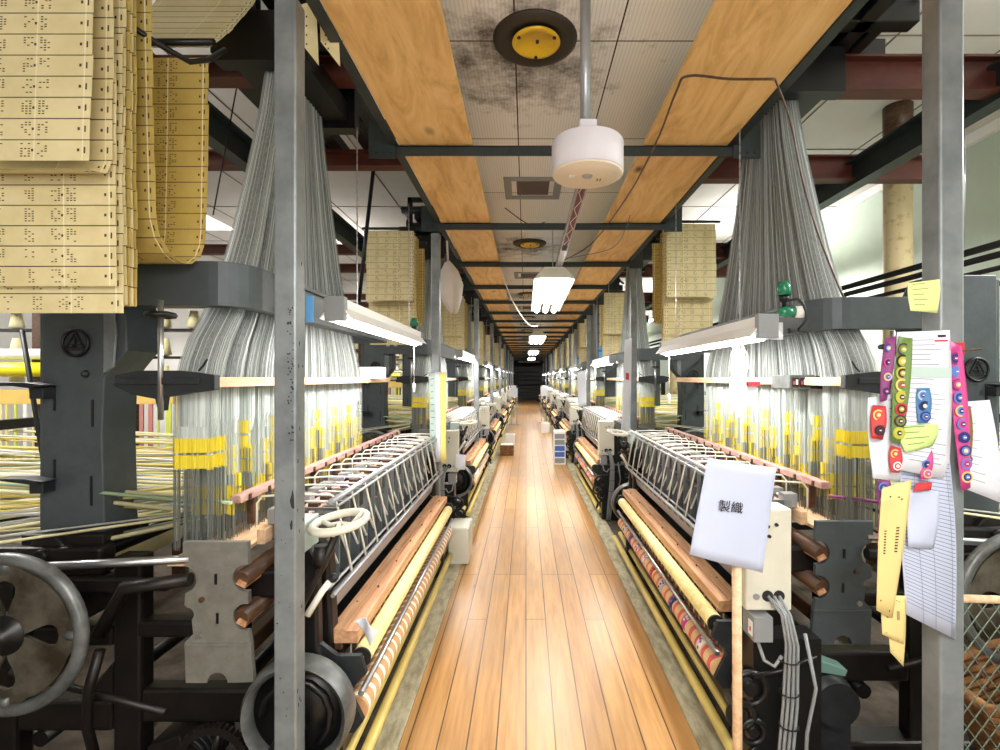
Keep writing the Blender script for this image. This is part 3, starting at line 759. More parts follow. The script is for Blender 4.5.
    b.tube([(.60, y-.02, .475), (.70, y-.03, .50), (.82, y-.02, .54)], .008, 6); b.tube([(.62, y+.0, .22), (.57, y-.02, .19), (.555, y-.02, .14)], .010, 6)
    P(b, 'chain_drive')
    # warp yarns running out behind
    rnd = random.Random(21)
    b = MB(); cols = ['yarn_cream', 'yarn_green', 'yarn_yellow', 'yarn_cream', 'yarn_cream', 'yarn_grey', 'white', 'yarn_yellow']
    for k in range(120):
        yy = .10+1.62*rnd.random(); z = .92+.16*rnd.random(); z2 = z+rnd.uniform(-.22, .12)
        if rnd.random() < .2: z2 = z-.35
        y2 = yy+rnd.uniform(-.25, .25)
        b.use(rnd.choice(cols)).tube([(1.27, yy, z), (1.9, yy+(y2-yy)*.4, z+(z2-z)*.4), (3.3, y2, z2)], rnd.uniform(.004, .010), 5)
    P(b, 'warp_yarn', lab='cream, yellow and green warp yarns stretching behind', kind='stuff', big=True)
    b = MB().use('grease'); b.box(3.2, 3.3, .05, .12, 0, 1.45); b.box(3.2, 3.3, 2.0, 2.07, 0, 1.45); b.box(3.22, 3.28, .05, 2.07, .60, .68); b.box(3.22, 3.28, .05, 2.07, 1.18, 1.24); b.box(3.22, 3.28, .05, 2.07, .84, .90); b.box(1.85, 3.25, .05, .11, .30, .36); b.box(1.85, 3.25, 2.01, 2.07, .30, .36); P(b, 'warp_stand')
    b = MB().use('yarn_cream')
    for k in range(6):
        b.lathe([(.09, 0), (.15, .01), (.15, .25), (.09, .26)], (2.6, .15+k*.31, .45), 'y', 20)
    b.use('darkwood').cyl((2.6, .08, .45), (2.6, 2.04, .45), .03, 10); b.box(2.55, 2.65, .04, .08, .0, .48); b.box(2.55, 2.65, 2.04, 2.08, 0, .48); P(b, 'warp_beam')
    return root

PL, PR = 3.65, 3.5
L0 = make_loom(-1, 0, 1.70, 'nearest loom on the left, with grey tower, spoked flywheel and white harness')
R0 = make_loom(1, .18, 1.94, 'nearest loom on the right, behind the paper sign, with beige control box')
KEEP = None
KF = {'side_frame', 'tower', 'emblem', 'harness_frame', 'comber_board', 'harness_cords', 'heddles', 'hand_rail', 'guard_rail', 'guard_wire', 'breast_beam', 'take_up_roller', 'cloth_roll', 'control_box', 'chain_drive', 'shuttle_block', 'gear_case', 'brake_drum', 'cloth_guide', 'floor_pipe', 'inner_panel', 'sley_board', 'warp_stand'}
for i in range(1, 8):
    for (R, p, nm, sx) in ((L0, PL, 'left', -1), (R0, PR, 'right', 1)):
        c = copy_tree(R, None, KF if i > 3 else None)
        c.location = R.location+Vector((0, p*i, 0))
        c['label'] = 'jacquard loom in the %s row, %s from the camera' % (nm, ORD[i])

# ------------------------------------------------------------------ jacquard heads on the oxide beams
def make_jac(s, off, y0, zb, label):
    X = s*(1.25+off); r = empty('jacquard_machine', label, 'jacquard machine', (X, y0+.85, zb), 'jacquard machines above the looms')
    T = lambda v: (s*(v[0]+off), y0+v[1], v[2]+zb)
    def P(mb, nm, bevel=0): return mb.build(nm, r, (X, y0+.85, zb), T=T, flip=s < 0, bevel=bevel)
    b = MB().use('black'); b.box(1.0, 1.06, .5, 1.9, .0, .06); b.box(1.44, 1.50, .5, 1.9, 0, .06)
    for y in (.55, 1.25): 
        b.box(1.0, 1.06, y, y+.05, .06, .62); b.box(1.44, 1.50, y, y+.05, .06, .62); b.box(1.0, 1.5, y, y+.05, .56, .62); b.box(1.0, 1.5, y, y+.05, .25, .30)
    b.box(1.10, 1.19, .30, 1.9, .0, .08); b.box(1.34, 1.42, .30, 1.9, .0, .08); b.box(.94, 1.62, .44, .52, .0, .10); b.box(1.05, 1.14, .35, 1.8, .22, .30); b.box(1.30, 1.38, .40, 1.8, .30, .38); b.box(1.0, 1.58, .46, .54, .16, .22)
    P(b, 'frame', .006)
    b = MB().use('black').box(1.08, 1.42, .62, 1.24, .05, .22); b.box(1.10, 1.40, .64, 1.22, .36, .52); P(b, 'griffe', .01)
    b = MB().use('castdark')
    for k in range(7): b.cyl((1.12+k*.045, .60, .30), (1.12+k*.045, 1.26, .30), .007, 6)
    b.cyl((.98, .52, .44), (1.56, .52, .44), .045, 8); P(b, 'cylinder')
    b = MB().use('black'); b.lathe([(.09, -.02), (.10, 0), (.09, .02), (.05, .02)], (1.56, .9, .36), 'x', 20); b.tube([(1.54, .9, .36), (1.60, .6, .20), (1.62, .4, .12)], .02, 6); b.box(1.50, 1.66, .72, 1.04, .0, .11); P(b, 'drive_pulley')
    return r
JL = make_jac(-1, 0, 1.70+.42, H+1.668, 'black jacquard machine above the nearest left loom')
JR = make_jac(1, .18, 1.94-.1, H+1.628, 'black jacquard machine above the nearest right loom')
for i in range(1, 6):
    for (R, p, nm) in ((JL, PL, 'left'), (JR, PR, 'right')):
        c = copy_tree(R); c.location = R.location+Vector((0, p*i, 0)); c['label'] = 'black jacquard machine on the brown beams over the %s loom of the %s row' % (ORD[i], nm)

# ------------------------------------------------------------------ punched card chains
def card_ribbon(b, path, x0, x1, ch=.058, face='card', holes=True, seed=1, side=-1, lace=True):
    """path: list of (y,z); cards follow it"""
    rnd = random.Random(seed)
    segs = []
    pts = [Vector((0, p[0], p[1])) for p in path]
    d = [0]
    for i in range(1, len(pts)): d.append(d[-1]+(pts[i]-pts[i-1]).length)
    def pos(t):
        for i in range(1, len(pts)):
            if t <= d[i]: return pts[i-1].lerp(pts[i], (t-d[i-1])/(d[i]-d[i-1]))
        return pts[-1]
    k = int(d[-1]/ch)
    for i in range(k):
        p, q = pos(i*ch+.001), pos((i+1)*ch-.0005)
        tv = (q-p).normalized(); nr = Vector((0, -tv.z, tv.y))
        j = rnd.uniform(-.0025, .0025)
        b.use(face).quad([(x0+j, p.y, p.z), (x1+j, p.y, p.z), (x1+j, q.y, q.z), (x0+j, q.y, q.z)], .0012)
        L = (q-p).length
        def mark(xa, xb, ta, tb):
            A, B = p+tv*ta*L, p+tv*tb*L
            for sg in (1, -1):
                o = nr*.0009*sg
                b.quad([(xa, A.y+o.y, A.z+o.z), (xb, A.y+o.y, A.z+o.z), (xb, B.y+o.y, B.z+o.z), (xa, B.y+o.y, B.z+o.z)], .0004)
        b.use('ink')
        w = abs(x1-x0); ed = x1 if side < 0 else x0; dr = -1 if side < 0 else 1
        mark(ed+dr*.028, ed+dr*.034, .42, .56)
        if holes:
            for c0 in (.115, .16, .235, .32):
                for col in range(3):
                    for row in range(6):
                        if rnd.random() < .5:
                            xx = ed+dr*(c0+col*.010); mark(xx, xx+dr*.006, .16+row*.12, .21+row*.12)
            mark(ed+dr*.151, ed+dr*.157, .44, .56)
        b.use('ink'); mark(ed+dr*.012, ed+dr*.016, .35, .65)
        mark(min(x0, x1), max(x0, x1), -.015, .025)
        if lace:
            b.use('lace')
            for c0 in (.018, .148, .40): 
                if c0 < w: mark(ed+dr*c0, ed+dr*(c0+.0035), 0, 1.0)

def card_chain(X, Y, s, zoff=0, full=True, label=''):
    """X: aisle-side edge; cards extend outward in direction s"""
    r = empty('punch_card_chain', label, 'card chain', (X+s*.2, Y, 1.7+zoff), 'punched card chains hanging by the looms')
    x0, x1 = (X-.43, X) if s < 0 else (X, X+.43)
    sd = s
    z = lambda q: q+zoff
    b = MB(); card_ribbon(b, [(Y, z(2.72)), (Y-.02, z(2.06))], x0, x1, seed=3, side=sd); card_ribbon(b, [(Y-.02, z(2.06)), (Y+.055, z(2.075)), (Y+.06, z(2.72))], x0, x1, seed=4, side=sd, holes=False)
    part(b, 'front_fold', r)
    b = MB(); card_ribbon(b, [(Y+.065, z(2.40)), (Y+.07, z(1.72))], x0, x1, seed=5, side=sd)
    card_ribbon(b, [(Y+.09, z(2.5)), (Y+.092, z(1.665))], x0, x1, seed=6, side=sd)
    part(b, 'lower_fold', r)
    b = MB()
    for k in range(4): card_ribbon(b, [(Y+.105+k*.012, z(2.70)), (Y+.10+k*.014+.004*math.sin(k*2), z(2.2)), (Y+.108+k*.012, z(1.68+.012*(k % 3)))], x0, x1, seed=7+k, side=sd, holes=False, face='cardgold' if k % 2 else 'card')
    part(b, 'folded_stack', r)
    b = MB(); loop = [(Y+.20, z(2.70)), (Y+.21, z(2.3))]
    for i in range(9):
        a = PI*i/8; loop.append((Y+.345-.125*math.cos(a), z(2.02-.13*math.sin(a))))
    loop += [(Y+.478, z(2.3)), (Y+.485, z(2.72))]
    card_ribbon(b, loop, x0, x1, seed=20, side=sd, face='cardgold')
    part(b, 'hanging_loop', r)
    if full:
        b = MB(); card_ribbon(b, [(Y+.485, z(2.72)), (Y+.56, z(2.80)), (Y+.64, z(2.90)), (Y+.77, z(3.08)), (Y+.90, z(3.30))], x0, x1, seed=22, side=sd, face='card', holes=False); part(b, 'upper_run', r)
    for (yy, zz) in ((Y+.0, 2.74), (Y+.2, 2.73), (Y+.485, 2.74)): part(MB().use('black').cyl((X-s*.02, yy, z(zz)), (X+s*.47, yy, z(zz)), .012, 8), 'hanger_bar', r)
    return r
C0 = card_chain(-1.17, 1.36, -1, label='large stack of yellowed punched cards hanging at the upper left')
# hooked black hose bar beside it
b = MB().use('black'); P3 = [at(112, 0, 1.5), at(125, 22, 1.52), at(160, 45, 1.6), at(190, 62, 1.65), at(208, 60, 1.7), at(225, 50, 1.8)]
b.tube(P3, .009, 10); o = b.build('bent_hose', None, tuple(P3[0])); tag(o, 'bent black hose over the hanging punched cards', 'hose')
C1 = card_chain(-1.02, 4.55, -1, zoff=.12, full=False, label='yellow punched card chain hanging between the first and second left looms')
C2 = card_chain(1.22, 4.35, 1, zoff=.12, full=False, label='yellow punched card chain hanging between the first and second right looms')
for i in range(1, 6):
    c = copy_tree(C1); c.location = C1.location+Vector((0, PL*i, 0)); c['label'] = 'punched card chain hanging between looms %s and %s of the left row' % (ORD[i], ORD[i+1])
    c = copy_tree(C2); c.location = C2.location+Vector((0, PR*i, 0)); c['label'] = 'punched card chain hanging between looms %s and %s of the right row' % (ORD[i], ORD[i+1])
# loose card slips beside the near left post
for k, (px, py, h) in enumerate(((306, 0, .20), (322, -5, .19))):
    p = at(px, py, 1.75+.0*k); b = MB(); x = p.x
    b.use('card').quad([(x-.03, 1.75+.05*k, p.z-.02), (x+.035, 1.75+.05*k, p.z), (x+.045, 1.75+.05*k, p.z-h-.03), (x-.025, 1.75+.05*k, p.z-h+.06)], .001)
    b.use('ink')
    for j in range(8): b.box(x-.01+.01*(j % 2), x-.005+.01*(j % 2), 1.7485+.05*k, 1.749+.05*k, p.z-.04-j*.016, p.z-.046-j*.016)
    o = b.build('loose_card', None, (x, 1.75+.05*k, p.z)); tag(o, ['narrow punched card hanging right beside the near left post', 'wider punched card hanging under the left plank edge'][k], 'card', None)

# ------------------------------------------------------------------ lamps
def area(name, loc, sx, sy, power, rot=(0, 0, 0), col=(1, .97, .93)):
    l = bpy.data.lights.new(name, 'AREA'); l.shape = 'RECTANGLE'; l.size = sx; l.size_y = sy; l.energy = power; l.color = col
    o = bpy.data.objects.new(name, l); COL.objects.link(o); o.location = loc; o.rotation_euler = rot; return o
def task_lamp(s, X, y0, y1, z, label):
    r = empty('fluorescent_lamp', label, 'lamp', (X, (y0+y1)/2, z), 'fluorescent lamps over the looms')
    b = MB().use('white'); b.prism([(X-.065, z-.01), (X-.03, z+.035), (X-.03, z+.07), (X+.03, z+.07), (X+.03, z+.035), (X+.065, z-.01), (X+.062, z-.012), (X+.024, z+.03), (X-.024, z+.03), (X-.062, z-.012)], y0, y1)
    part(b, 'reflector', r)
    b = MB().use('tube').cyl((X-.002, y0+.04, z-.012), (X-.002, y1-.04, z-.012), .016, 12); part(b, 'tube', r, label='glowing white tube')
    b = MB().use('boxgrey').box(X-.04, X+.04, y0-.015, y0+.02, z-.02, z+.075); part(b, 'end_cap', r, bevel=.003)
    part(MB().use('boxgrey').box(X-.035, X+.035, y1-.02, y1+.01, z-.02, z+.07), 'end_cap', r, bevel=.003)
    for yy in (y0+.25, y1-.25):
        b = MB().use('steel')
        zz = z+.07
        while zz < H+1.10:
            b.box(X-.003, X+.003, yy-.001, yy+.001, zz, zz+.024); b.box(X-.001, X+.001, yy-.003, yy+.003, zz+.018, zz+.042); zz += .036
        part(b, 'chain', r)
    b = MB().use('cream_wire').cyl((X, y1-.1, z-.02), (X, y1-.1, z-.28), .0015, 5); b.use('white').cyl((X, y1-.1, z-.28), (X, y1-.1, z-.34), .008, 10); part(b, 'pull_cord', r)
    return r
ZL, ZR = 1.745, 1.675
TL0 = task_lamp(-1, -.75, 1.97, 3.45, ZL, 'lit fluorescent lamp on chains over the nearest left loom')
TR0 = task_lamp(1, .945, 1.96, 3.40, ZR, 'lit fluorescent lamp on chains over the nearest right loom')
for i in range(1, 8):
    for (R, p, nm) in ((TL0, PL, 'left'), (TR0, PR, 'right')):
        c = copy_tree(R); c.location = R.location+Vector((0, p*i, 0)); c['label'] = 'lit fluorescent lamp over the %s loom of the %s row' % (ORD[i], nm)
for i in range(8):
    pw = 13 if i < 4 else 8
    area('lamp_light', (-.75, 2.71+PL*i, ZL-.035), .05, 1.4, pw, (0, .25, 0))
    area('lamp_light', (.945, 2.68+PR*i, ZR-.035), .05, 1.4, pw, (0, -.25, 0))

# ceiling battens along the aisle
def batten(y, label, pw):
    X, z = .27, H+.97
    r = empty('batten_light', label, 'ceiling light', (X, y+1.1, z+.12), 'lit batten lights above the aisle')
    part(MB().use('white').prism([(X-.20, z-.03), (X-.09, z+.085), (X+.09, z+.085), (X+.20, z-.03), (X+.194, z-.034), (X+.085, z+.075), (X-.085, z+.075), (X-.194, z-.034)], y, y+2.3), 'housing', r)
    for dx in (-.12, .0, .12):
        part(MB().use('tube2').cyl((X+dx, y+.03, z-.02), (X+dx, y+2.27, z-.02), .038, 12), 'tube', r, label='glowing white tube')
    part(MB().use('offwhite').prism([(X-.19, z-.03), (X-.09, z+.075), (X+.09, z+.075), (X+.19, z-.03), (X+.12, z-.02), (X-.12, z-.02)], y-.008, y+.0), 'end_plate', r)
    b = MB().use('steel')
    for yy in (y+.3, y+2.0): b.cyl((X, yy, z+.09), (X, yy, H+DZC), .006, 6)
    part(b, 'hanger', r)
    area('batten_lamp', (X, y+1.15, z-.07), .3, 2.2, pw)
    return r
for k, y in enumerate((4.75, 11.3, 17.6, 23.8)): batten(y, 'glowing triple tube light over the aisle, %s from the camera' % ORD[k], (17, 11, 7, 3)[k])
# lamps of the neighbouring aisles
def side_lamp(x, y, z, label, pw=45):
    r = empty('batten_light', label, 'ceiling light', (x, y, z+.1), 'lamps of the neighbouring aisles')
    part(MB().use('white').box(x-.07, x+.07, y-.62, y+.62, z+.03, z+.09), 'housing', r, bevel=.01)
    part(MB().use('tube').cyl((x, y-.58, z), (x, y+.58, z), .02, 12), 'tube', r)
    part(MB().use('steel').cyl((x, y-.4, z+.09), (x, y-.4, 4.0), .005, 6).cyl((x, y+.4, z+.09), (x, y+.4, 4.0), .005, 6), 'hanger', r)
    area('side_light', (x, y, z-.04), .14, 1.2, pw)
    area('side_light', (x, y, z+.11), .14, 1.2, pw*.35, (PI, 0, 0))
for k in range(5):
    side_lamp(-3.4, 2.6+6*k, 3.1, 'hanging tube light over the left neighbouring aisle, %s from the camera' % ORD[k], 75)
    side_lamp(3.5, 1.6+6*k, 3.1, 'hanging tube light near the right wall, %s from the camera' % ORD[k], 130)
    side_lamp(-5.2, 4+6*k, 2.3, 'low tube light far out on the left, %s from the camera' % ORD[k], 30)
# unseen tube fixture added to brighten ceiling, floor and cards near the camera
side_lamp(.27, -.45, 2.35, 'unseen fill tube light added behind the viewpoint', 44)
area('camera_bay_fill', (.2, -1.1, 2.0), 2.2, 1.6, 26, (PI/2, 0, 0), (.95, .97, 1))  # unseen area light added as fill from behind the camera, no daylight opening there

# drum sensor hanging on a rod
def drum():
    X, Y = .248, 2.02
    zb = H+(VY-176)/F*Y
    r = empty('emergency_lamp', 'white drum shaped emergency lamp hanging on a conduit rod', 'lamp', (X, Y, zb))
    b = MB().use('drumwhite').lathe([(.139, zb+.006), (.144, zb+.012), (.144, zb+.128), (.138, zb+.135), (0, zb+.138)], (X, Y, 0), 'z', 48)
    b.use('drumface').lathe([(0, zb), (.138, zb), (.142, zb+.006)], (X, Y, 0), 'z', 48); part(b, 'drum', r)
    b = MB().use('steel').lathe([(0, zb-.006), (.018, zb-.006), (.022, zb)], (X, Y, 0), 'z', 20); b.use('white').box(X-.075, X-.05, Y-.01, Y+.015, zb-.003, zb)
    b.use('inkblack')
    for k in range(4): b.lathe([(0, zb-.002), (.003, zb-.002), (.003, zb)], (X+.045+.012*(k % 2), Y+.03+.015*(k//2), 0), 'z', 8)
    part(b, 'sensor_face', r)
    zj = zb+.13
    part(MB().use('drumwhite').box(X-.035, X+.035, Y-.035, Y+.035, zj+.01, zj+.085), 'junction_box', r, bevel=.005)
    b = MB().use('alu').cyl((X-.008, Y, zj+.08), (X-.008, Y, H+DZC), .021, 14); part(b, 'conduit', r)
drum()
# red-striped wiring duct between drum and batten
b = MB().use('alu').box(.285, .345, 2.55, 4.85, H+1.06, H+1.10); b.use('redtape').box(.295, .335, 2.6, 4.0, H+1.057, H+1.06); b.use('white')
for k in range(9): b.tube([(.30 if k % 2 else .33, 2.7+k*.14, H+1.056), (.33 if k % 2 else .30, 2.84+k*.14, H+1.056)], .0025, 4)
b.use('inkblack').box(.293, .337, 4.0, 4.15, H+1.056, H+1.06)
o = b.build('wiring_duct', None, (.315, 3.7, H+1.06)); tag(o, 'pale wiring duct with dark red striped tape leading to the first aisle light', 'duct')

# round diffusers and cassette grilles
for k in range(6):
    y = 2.29+3.45*k; z = H+DZC; x = (535-VX)/F*2.29
    r = empty('ceiling_diffuser', 'round black ceiling vent with yellow centre disc, %s from the camera' % ORD[k], 'vent', (x, y, z), 'round ceiling vents above the aisle')
    part(MB().use('sootblack').lathe([(.10, -.002), (.125, -.012), (.15, -.022), (.17, -.02), (.19, -.008), (.193, 0)], (x, y, z), 'z', 40), 'ring', r)
    part(MB().use('sootblack').lathe([(0, -.001), (.13, -.004)], (x, y, z), 'z', 32), 'throat', r)
    b = MB().use('gold').lathe([(0, -.032), (.084, -.034), (.086, -.037), (.104, -.036), (.110, -.03), (.106, -.024), (0, -.024)], (x+.005, y-.02, z), 'z', 40); b.use('inkblack')
    for (dx, dy) in ((0, .09), (-.078, -.05), (.08, -.048), (.005, -.02)): b.lathe([(0, -.044), (.008, -.042), (.008, -.032)], (x+.005+dx, y-.02+dy, z), 'z', 8)
    part(b, 'disc', r, label='yellow centre disc')
for k in range(4):
    y = 4.08+3.45*k*1.0; z = H+DZC; x = .055
    r = empty('ceiling_grille', 'square white air grille in the aisle ceiling, %s from the camera' % ORD[k], 'grille', (x, y, z), 'square grilles in the aisle ceiling')
    b = MB().use('boxgrey'); 
    for (a0, a1, c0, c1) in ((-.23, .23, -.23, -.17), (-.23, .23, .17, .23), (-.23, -.17, -.17, .17), (.17, .23, -.17, .17)): b.box(x+a0, x+a1, y+c0, y+c1, z-.012, z)
    part(b, 'frame', r, bevel=.002)
    b = MB().use('louvre').box(x-.13, x+.13, y-.14, y+.14, z-.006, z)
    for j in range(12): b.box(x-.13, x+.13, y-.13+j*.022, y-.125+j*.022, z-.012, z-.006)
    part(b, 'louvre', r)
# cables on the ceiling
def cable(name, pts, r, m, label, n=6):
    P = [Vector(p) for p in pts]; Q = []
    for i in range(len(P)-1):
        p0 = P[max(i-1, 0)]; p1 = P[i]; p2 = P[i+1]; p3 = P[min(i+2, len(P)-1)]
        for t in range(5):
            u = t/5; Q.append(.5*((2*p1)+(-p0+p2)*u+(2*p0-5*p1+4*p2-p3)*u*u+(-p0+3*p1-3*p2+p3)*u**3))
    Q.append(P[-1])
    b = MB().use(m).tube(Q, r, n); o = b.build(name, None, tuple(P[0])); tag(o, label, 'cable'); return o
zz = H+1.20
cable('cable', [at(775, 79, 1.98), at(730, 79, 1.98), at(688, 76, 1.965), at(676, 92, 2.05), at(655, 145, 2.5), at(625, 200, 3.3), at(590, 245, 4.4), at(560, 262, 5.0)], .005, 'darkwood', 'dark cable sagging along the right plank to the first aisle light')
cable('cable', [at(775, 79, 1.98), at(790, 120, 2.08), at(800, 170, 2.1), at(815, 225, 2.1), at(838, 285, 2.1), at(846, 300, 2.1)], .004, 'darkwood', 'dark cable dropping from the right plank in front of the harness cords')
cable('cable', [at(632, 205, 3.6), at(626, 228, 3.9), at(612, 248, 4.2), at(580, 256, 4.7), at(568, 258, 4.8)], .004, 'boxgrey', 'thin grey cable looping below the second cross bar')
cable('cable', [at(505, 208, 4.0), at(530, 225, 4.1), at(545, 222, 4.2)], .004, 'black', 'short black cable under the ceiling left of the square grille')
cable('cable', [at(498, 262, 5.5), at(512, 300, 6), at(528, 324, 6.2), at(538, 326, 6.2)], .006, 'white', 'white cable hanging from the ceiling left of the first aisle light')

# ------------------------------------------------------------------ sign on a stick
def sign():
    Y = 1.44
    c = [at(708, 458, Y+.01), at(777, 468, Y+.02), at(764, 574, Y-.01), at(690, 555, Y-.02)]
    base = Vector((at(741, 750, Y).x, Y+.015, 0))
    r = empty('paper_sign', 'white paper sign lettered in two dark characters on a wooden stick', 'sign', tuple(base))
    b = MB().use('palewood').tube([(base.x-.0, Y+.02, .03), (at(739, 560, Y).x, Y+.018, 1.12)], .0135, 12); part(b, 'stick', r)
    b = MB().use('castdark').lathe([(0, .0), (.13, .0), (.13, .015), (.03, .03), (.02, .08), (0, .08)], (base.x, Y+.02, 0), 'z', 28); part(b, 'base', r)
    b = MB().use('paper_blue'); b0 = len(b.v); N = 10
    c = [Vector(v) for v in c]
    for i in range(N+1):
        for j in range(N+1):
            u, v = i/N, j/N; p = (c[0].lerp(c[1], u)).lerp(c[3].lerp(c[2], u), v); p.y += .004*math.sin(u*7+v*2)+.006*u*v; b.v.append(tuple(p))
    for i in range(N):
        for j in range(N):
            q = [b0+i*(N+1)+j, b0+(i+1)*(N+1)+j, b0+(i+1)*(N+1)+j+1, b0+i*(N+1)+j+1]; b.face(q, True)
    sh = part(b, 'paper', r); so = sh.modifiers.new('thick', 'SOLIDIFY'); so.thickness = .0012
    t = text_mb('製織', .036, 'inkblack'); ang = math.radians(-7)
    p = at(731, 508, Y-.012)
    tv = [(p.x+v[0]*math.cos(ang)-v[1]*math.sin(ang), Y-.010+(-v[2]), p.z+v[0]*math.sin(ang)+v[1]*math.cos(ang)) for v in t.v]
    t.v = tv; part(t, 'lettering', r, label='two dark printed characters')
sign()

# ------------------------------------------------------------------ papers and ribbons on the right post
YP = 1.285
def sheet(name, pts, Y, m, label, cat='paper', lines=None, lm='print', bend=.006, extra=None, group=None):
    c = [at(x, y, Y) for (x, y) in pts]
    b = MB().use(m); N = 8; b0 = len(b.v); lt, rt, rb, lb = c
    def S(u, v, dy=0):
        p = (lt.lerp(rt, u)).lerp(lb.lerp(rb, u), v); return (p.x, p.y+bend*math.sin(u*3+v*4)+dy, p.z)
    for k, dy in enumerate((0, .0012)):
        for i in range(N+1):
            for j in range(N+1): b.v.append(S(i/N, j/N, dy))
    W = (N+1)*(N+1)
    for i in range(N):
        for j in range(N):
            q = [b0+i*(N+1)+j, b0+(i+1)*(N+1)+j, b0+(i+1)*(N+1)+j+1, b0+i*(N+1)+j+1]; b.face(q[::-1], True); b.face([x+W for x in q], True)
    for i in range(N):
        for (f) in (lambda t: t*(N+1), lambda t: t*(N+1)+N, lambda t: t, lambda t: N*(N+1)+t):
            b.face([b0+f(i), b0+f(i+1), b0+f(i+1)+W, b0+f(i)+W])
    if lines:
        b.use(lm); n_, w, u0, u1 = lines
        rnd = random.Random(len(label))
        for k in range(n_):
            v = .06+.88*k/n_; uu1 = u1 if w < 0 else u0+(u1-u0)*rnd.uniform(.5, 1)
            segs = 6; h = abs(w)
            for q in range(segs):
                ua, ub = u0+(uu1-u0)*q/segs, u0+(uu1-u0)*(q+1)/segs
                b.quad([S(ua, v, -.0008), S(ub, v, -.0008), S(ub, v+h, -.0008), S(ua, v+h, -.0008)], .0003)
        if w < 0:
            for u in (.3, .55, .9):
                for q in range(8): b.quad([S(u, q/8, -.0008), S(u+.008, q/8, -.0008), S(u+.008, (q+1)/8, -.0008), S(u, (q+1)/8, -.0008)], .0003)
    if extra: extra(b, S)
    o = b.build(name, None, tuple(c[0])); tag(o, label, cat, group); return o
def discs(cols, inner, u=.5, r=.4, v0=.06, v1=.96):
    def f(b, S):
        n_ = len(cols)
        for k, cc in enumerate(cols):
            v = v0+(v1-v0)*(k+.5)/n_; c = Vector(S(u, v)); w = (Vector(S(1, v))-Vector(S(0, v))).length*r
            for (rr, m_, dy) in ((w, cc, -.0015), (w*.72, inner[k % len(inner)], -.0021), (w*.4, cols[(k+2) % n_], -.0027)):
                b.use(m_).cyl((c.x, c.y+dy, c.z), (c.x, c.y+dy+.001, c.z), rr, 16)
            b.use('pt_white').box(c.x-w*.15, c.x+w*.25, c.y-.0032, c.y-.0026, c.z-w*.1, c.z+w*.1)
    return f
sheet('paper_sheet', [(868, 398), (908, 392), (905, 482), (872, 478)], YP+.012, 'paper', 'white paper behind the red ribbon tag left of the post', lines=(9, .008, .55, .95))
sheet('paper_sheet', [(955, 403), (990, 400), (1004, 504), (957, 486)], YP+.03, 'paper', 'white paper curling out to the right of the post', lines=(10, .006, .3, .6))
sheet('ledger_sheet', [(902, 440), (948, 440), (958, 641), (904, 613)], YP+.004, 'paper_blue', 'long ruled ledger sheet hanging low on the right post', lines=(44, -.004, .03, .97), bend=.010)
sheet('order_sheet', [(897, 332), (950, 330), (950, 480), (900, 470)], YP, 'paper', 'tall white order sheet with red mark pinned on the right post', lines=(26, .004, .15, .9), extra=lambda b, S: (b.use('inkred').quad([S(.72, .065, -.002), S(.95, .065, -.002), S(.95, .075, -.002), S(.72, .075, -.002)], .0004), b.use('inkblack').quad([S(.78, .03, -.002), S(.92, .03, -.002), S(.92, .045, -.002), S(.78, .045, -.002)], .0004), b.use('paleteal').quad([S(.2, .25, -.002), S(.95, .25, -.002), S(.95, .32, -.002), S(.2, .32, -.002)], .0004)))
sheet('sticky_note', [(908, 283), (940, 279), (938, 313), (910, 311)], 1.300, 'lemon', 'pale green sticky note high on the right post', 'note', lines=(5, .02, .15, .8), lm='ribgreen', bend=.003)
sheet('sticky_note', [(898, 426), (938, 424), (934, 446), (904, 452)], YP-.012, 'leafgreen', 'leaf green scribbled note across the order sheet', 'note', lines=(4, .03, .15, .85), lm='ribgreen')
G = 'woven ribbon samples on the right post'
sheet('ribbon_sample', [(886, 338), (896, 336), (888, 400), (879, 402)], YP-.006, 'ribpurple', 'purple ribbon sample at the left edge of the order sheet', 'ribbon', extra=discs(['pt_navy', 'ribpink', 'pt_orange', 'pt_navy'], ['pt_blue', 'pt_dark']), group=G)
sheet('ribbon_sample', [(899, 336), (913, 338), (903, 444), (890, 442)], YP-.008, 'ribgreen', 'long green ribbon sample with round badges left of the blue tag', 'ribbon', extra=discs(['pt_dark', 'inkblack', 'pt_olive', 'pt_orange', 'pt_olive', 'ribred', 'pt_dark', 'pt_olive'], ['ribgreen', 'pt_olive', 'pt_dark'], r=.46), group=G)
sheet('ribbon_sample', [(950, 340), (962, 346), (972, 488), (960, 490)], YP-.004, 'ribpink', 'long magenta ribbon sample on the right edge of the post', 'ribbon', extra=discs(['ribpurple', 'pt_blue', 'ribpurple', 'pt_blue', 'pt_orange', 'pt_blue', 'pt_navy', 'pt_navy', 'pt_blue', 'pt_orange'], ['pt_navy', 'pt_blue', 'ribpink'], r=.46), group=G)
sheet('ribbon_sample', [(918, 388), (930, 388), (930, 423), (917, 423)], YP-.006, 'ribblue', 'short blue ribbon sample in the middle of the order sheet', 'ribbon', extra=discs(['paleteal', 'pt_navy', 'pt_navy'], ['pt_blue', 'inkblack']), group=G)
sheet('ribbon_sample', [(873, 405), (886, 406), (884, 440), (871, 438)], YP+.002, 'ribred', 'short red ribbon sample on the paper left of the post', 'ribbon', extra=discs(['pt_orange', 'inkblack'], ['inkred', 'pt_dark']), group=G)
sheet('ribbon_sample', [(891, 445), (901, 448), (901, 473), (890, 472)], YP-.006, 'inkred', 'small scarlet ribbon sample under the green ribbon', 'ribbon', extra=discs(['pt_orange', 'pt_white'], ['inkred']), group=G)
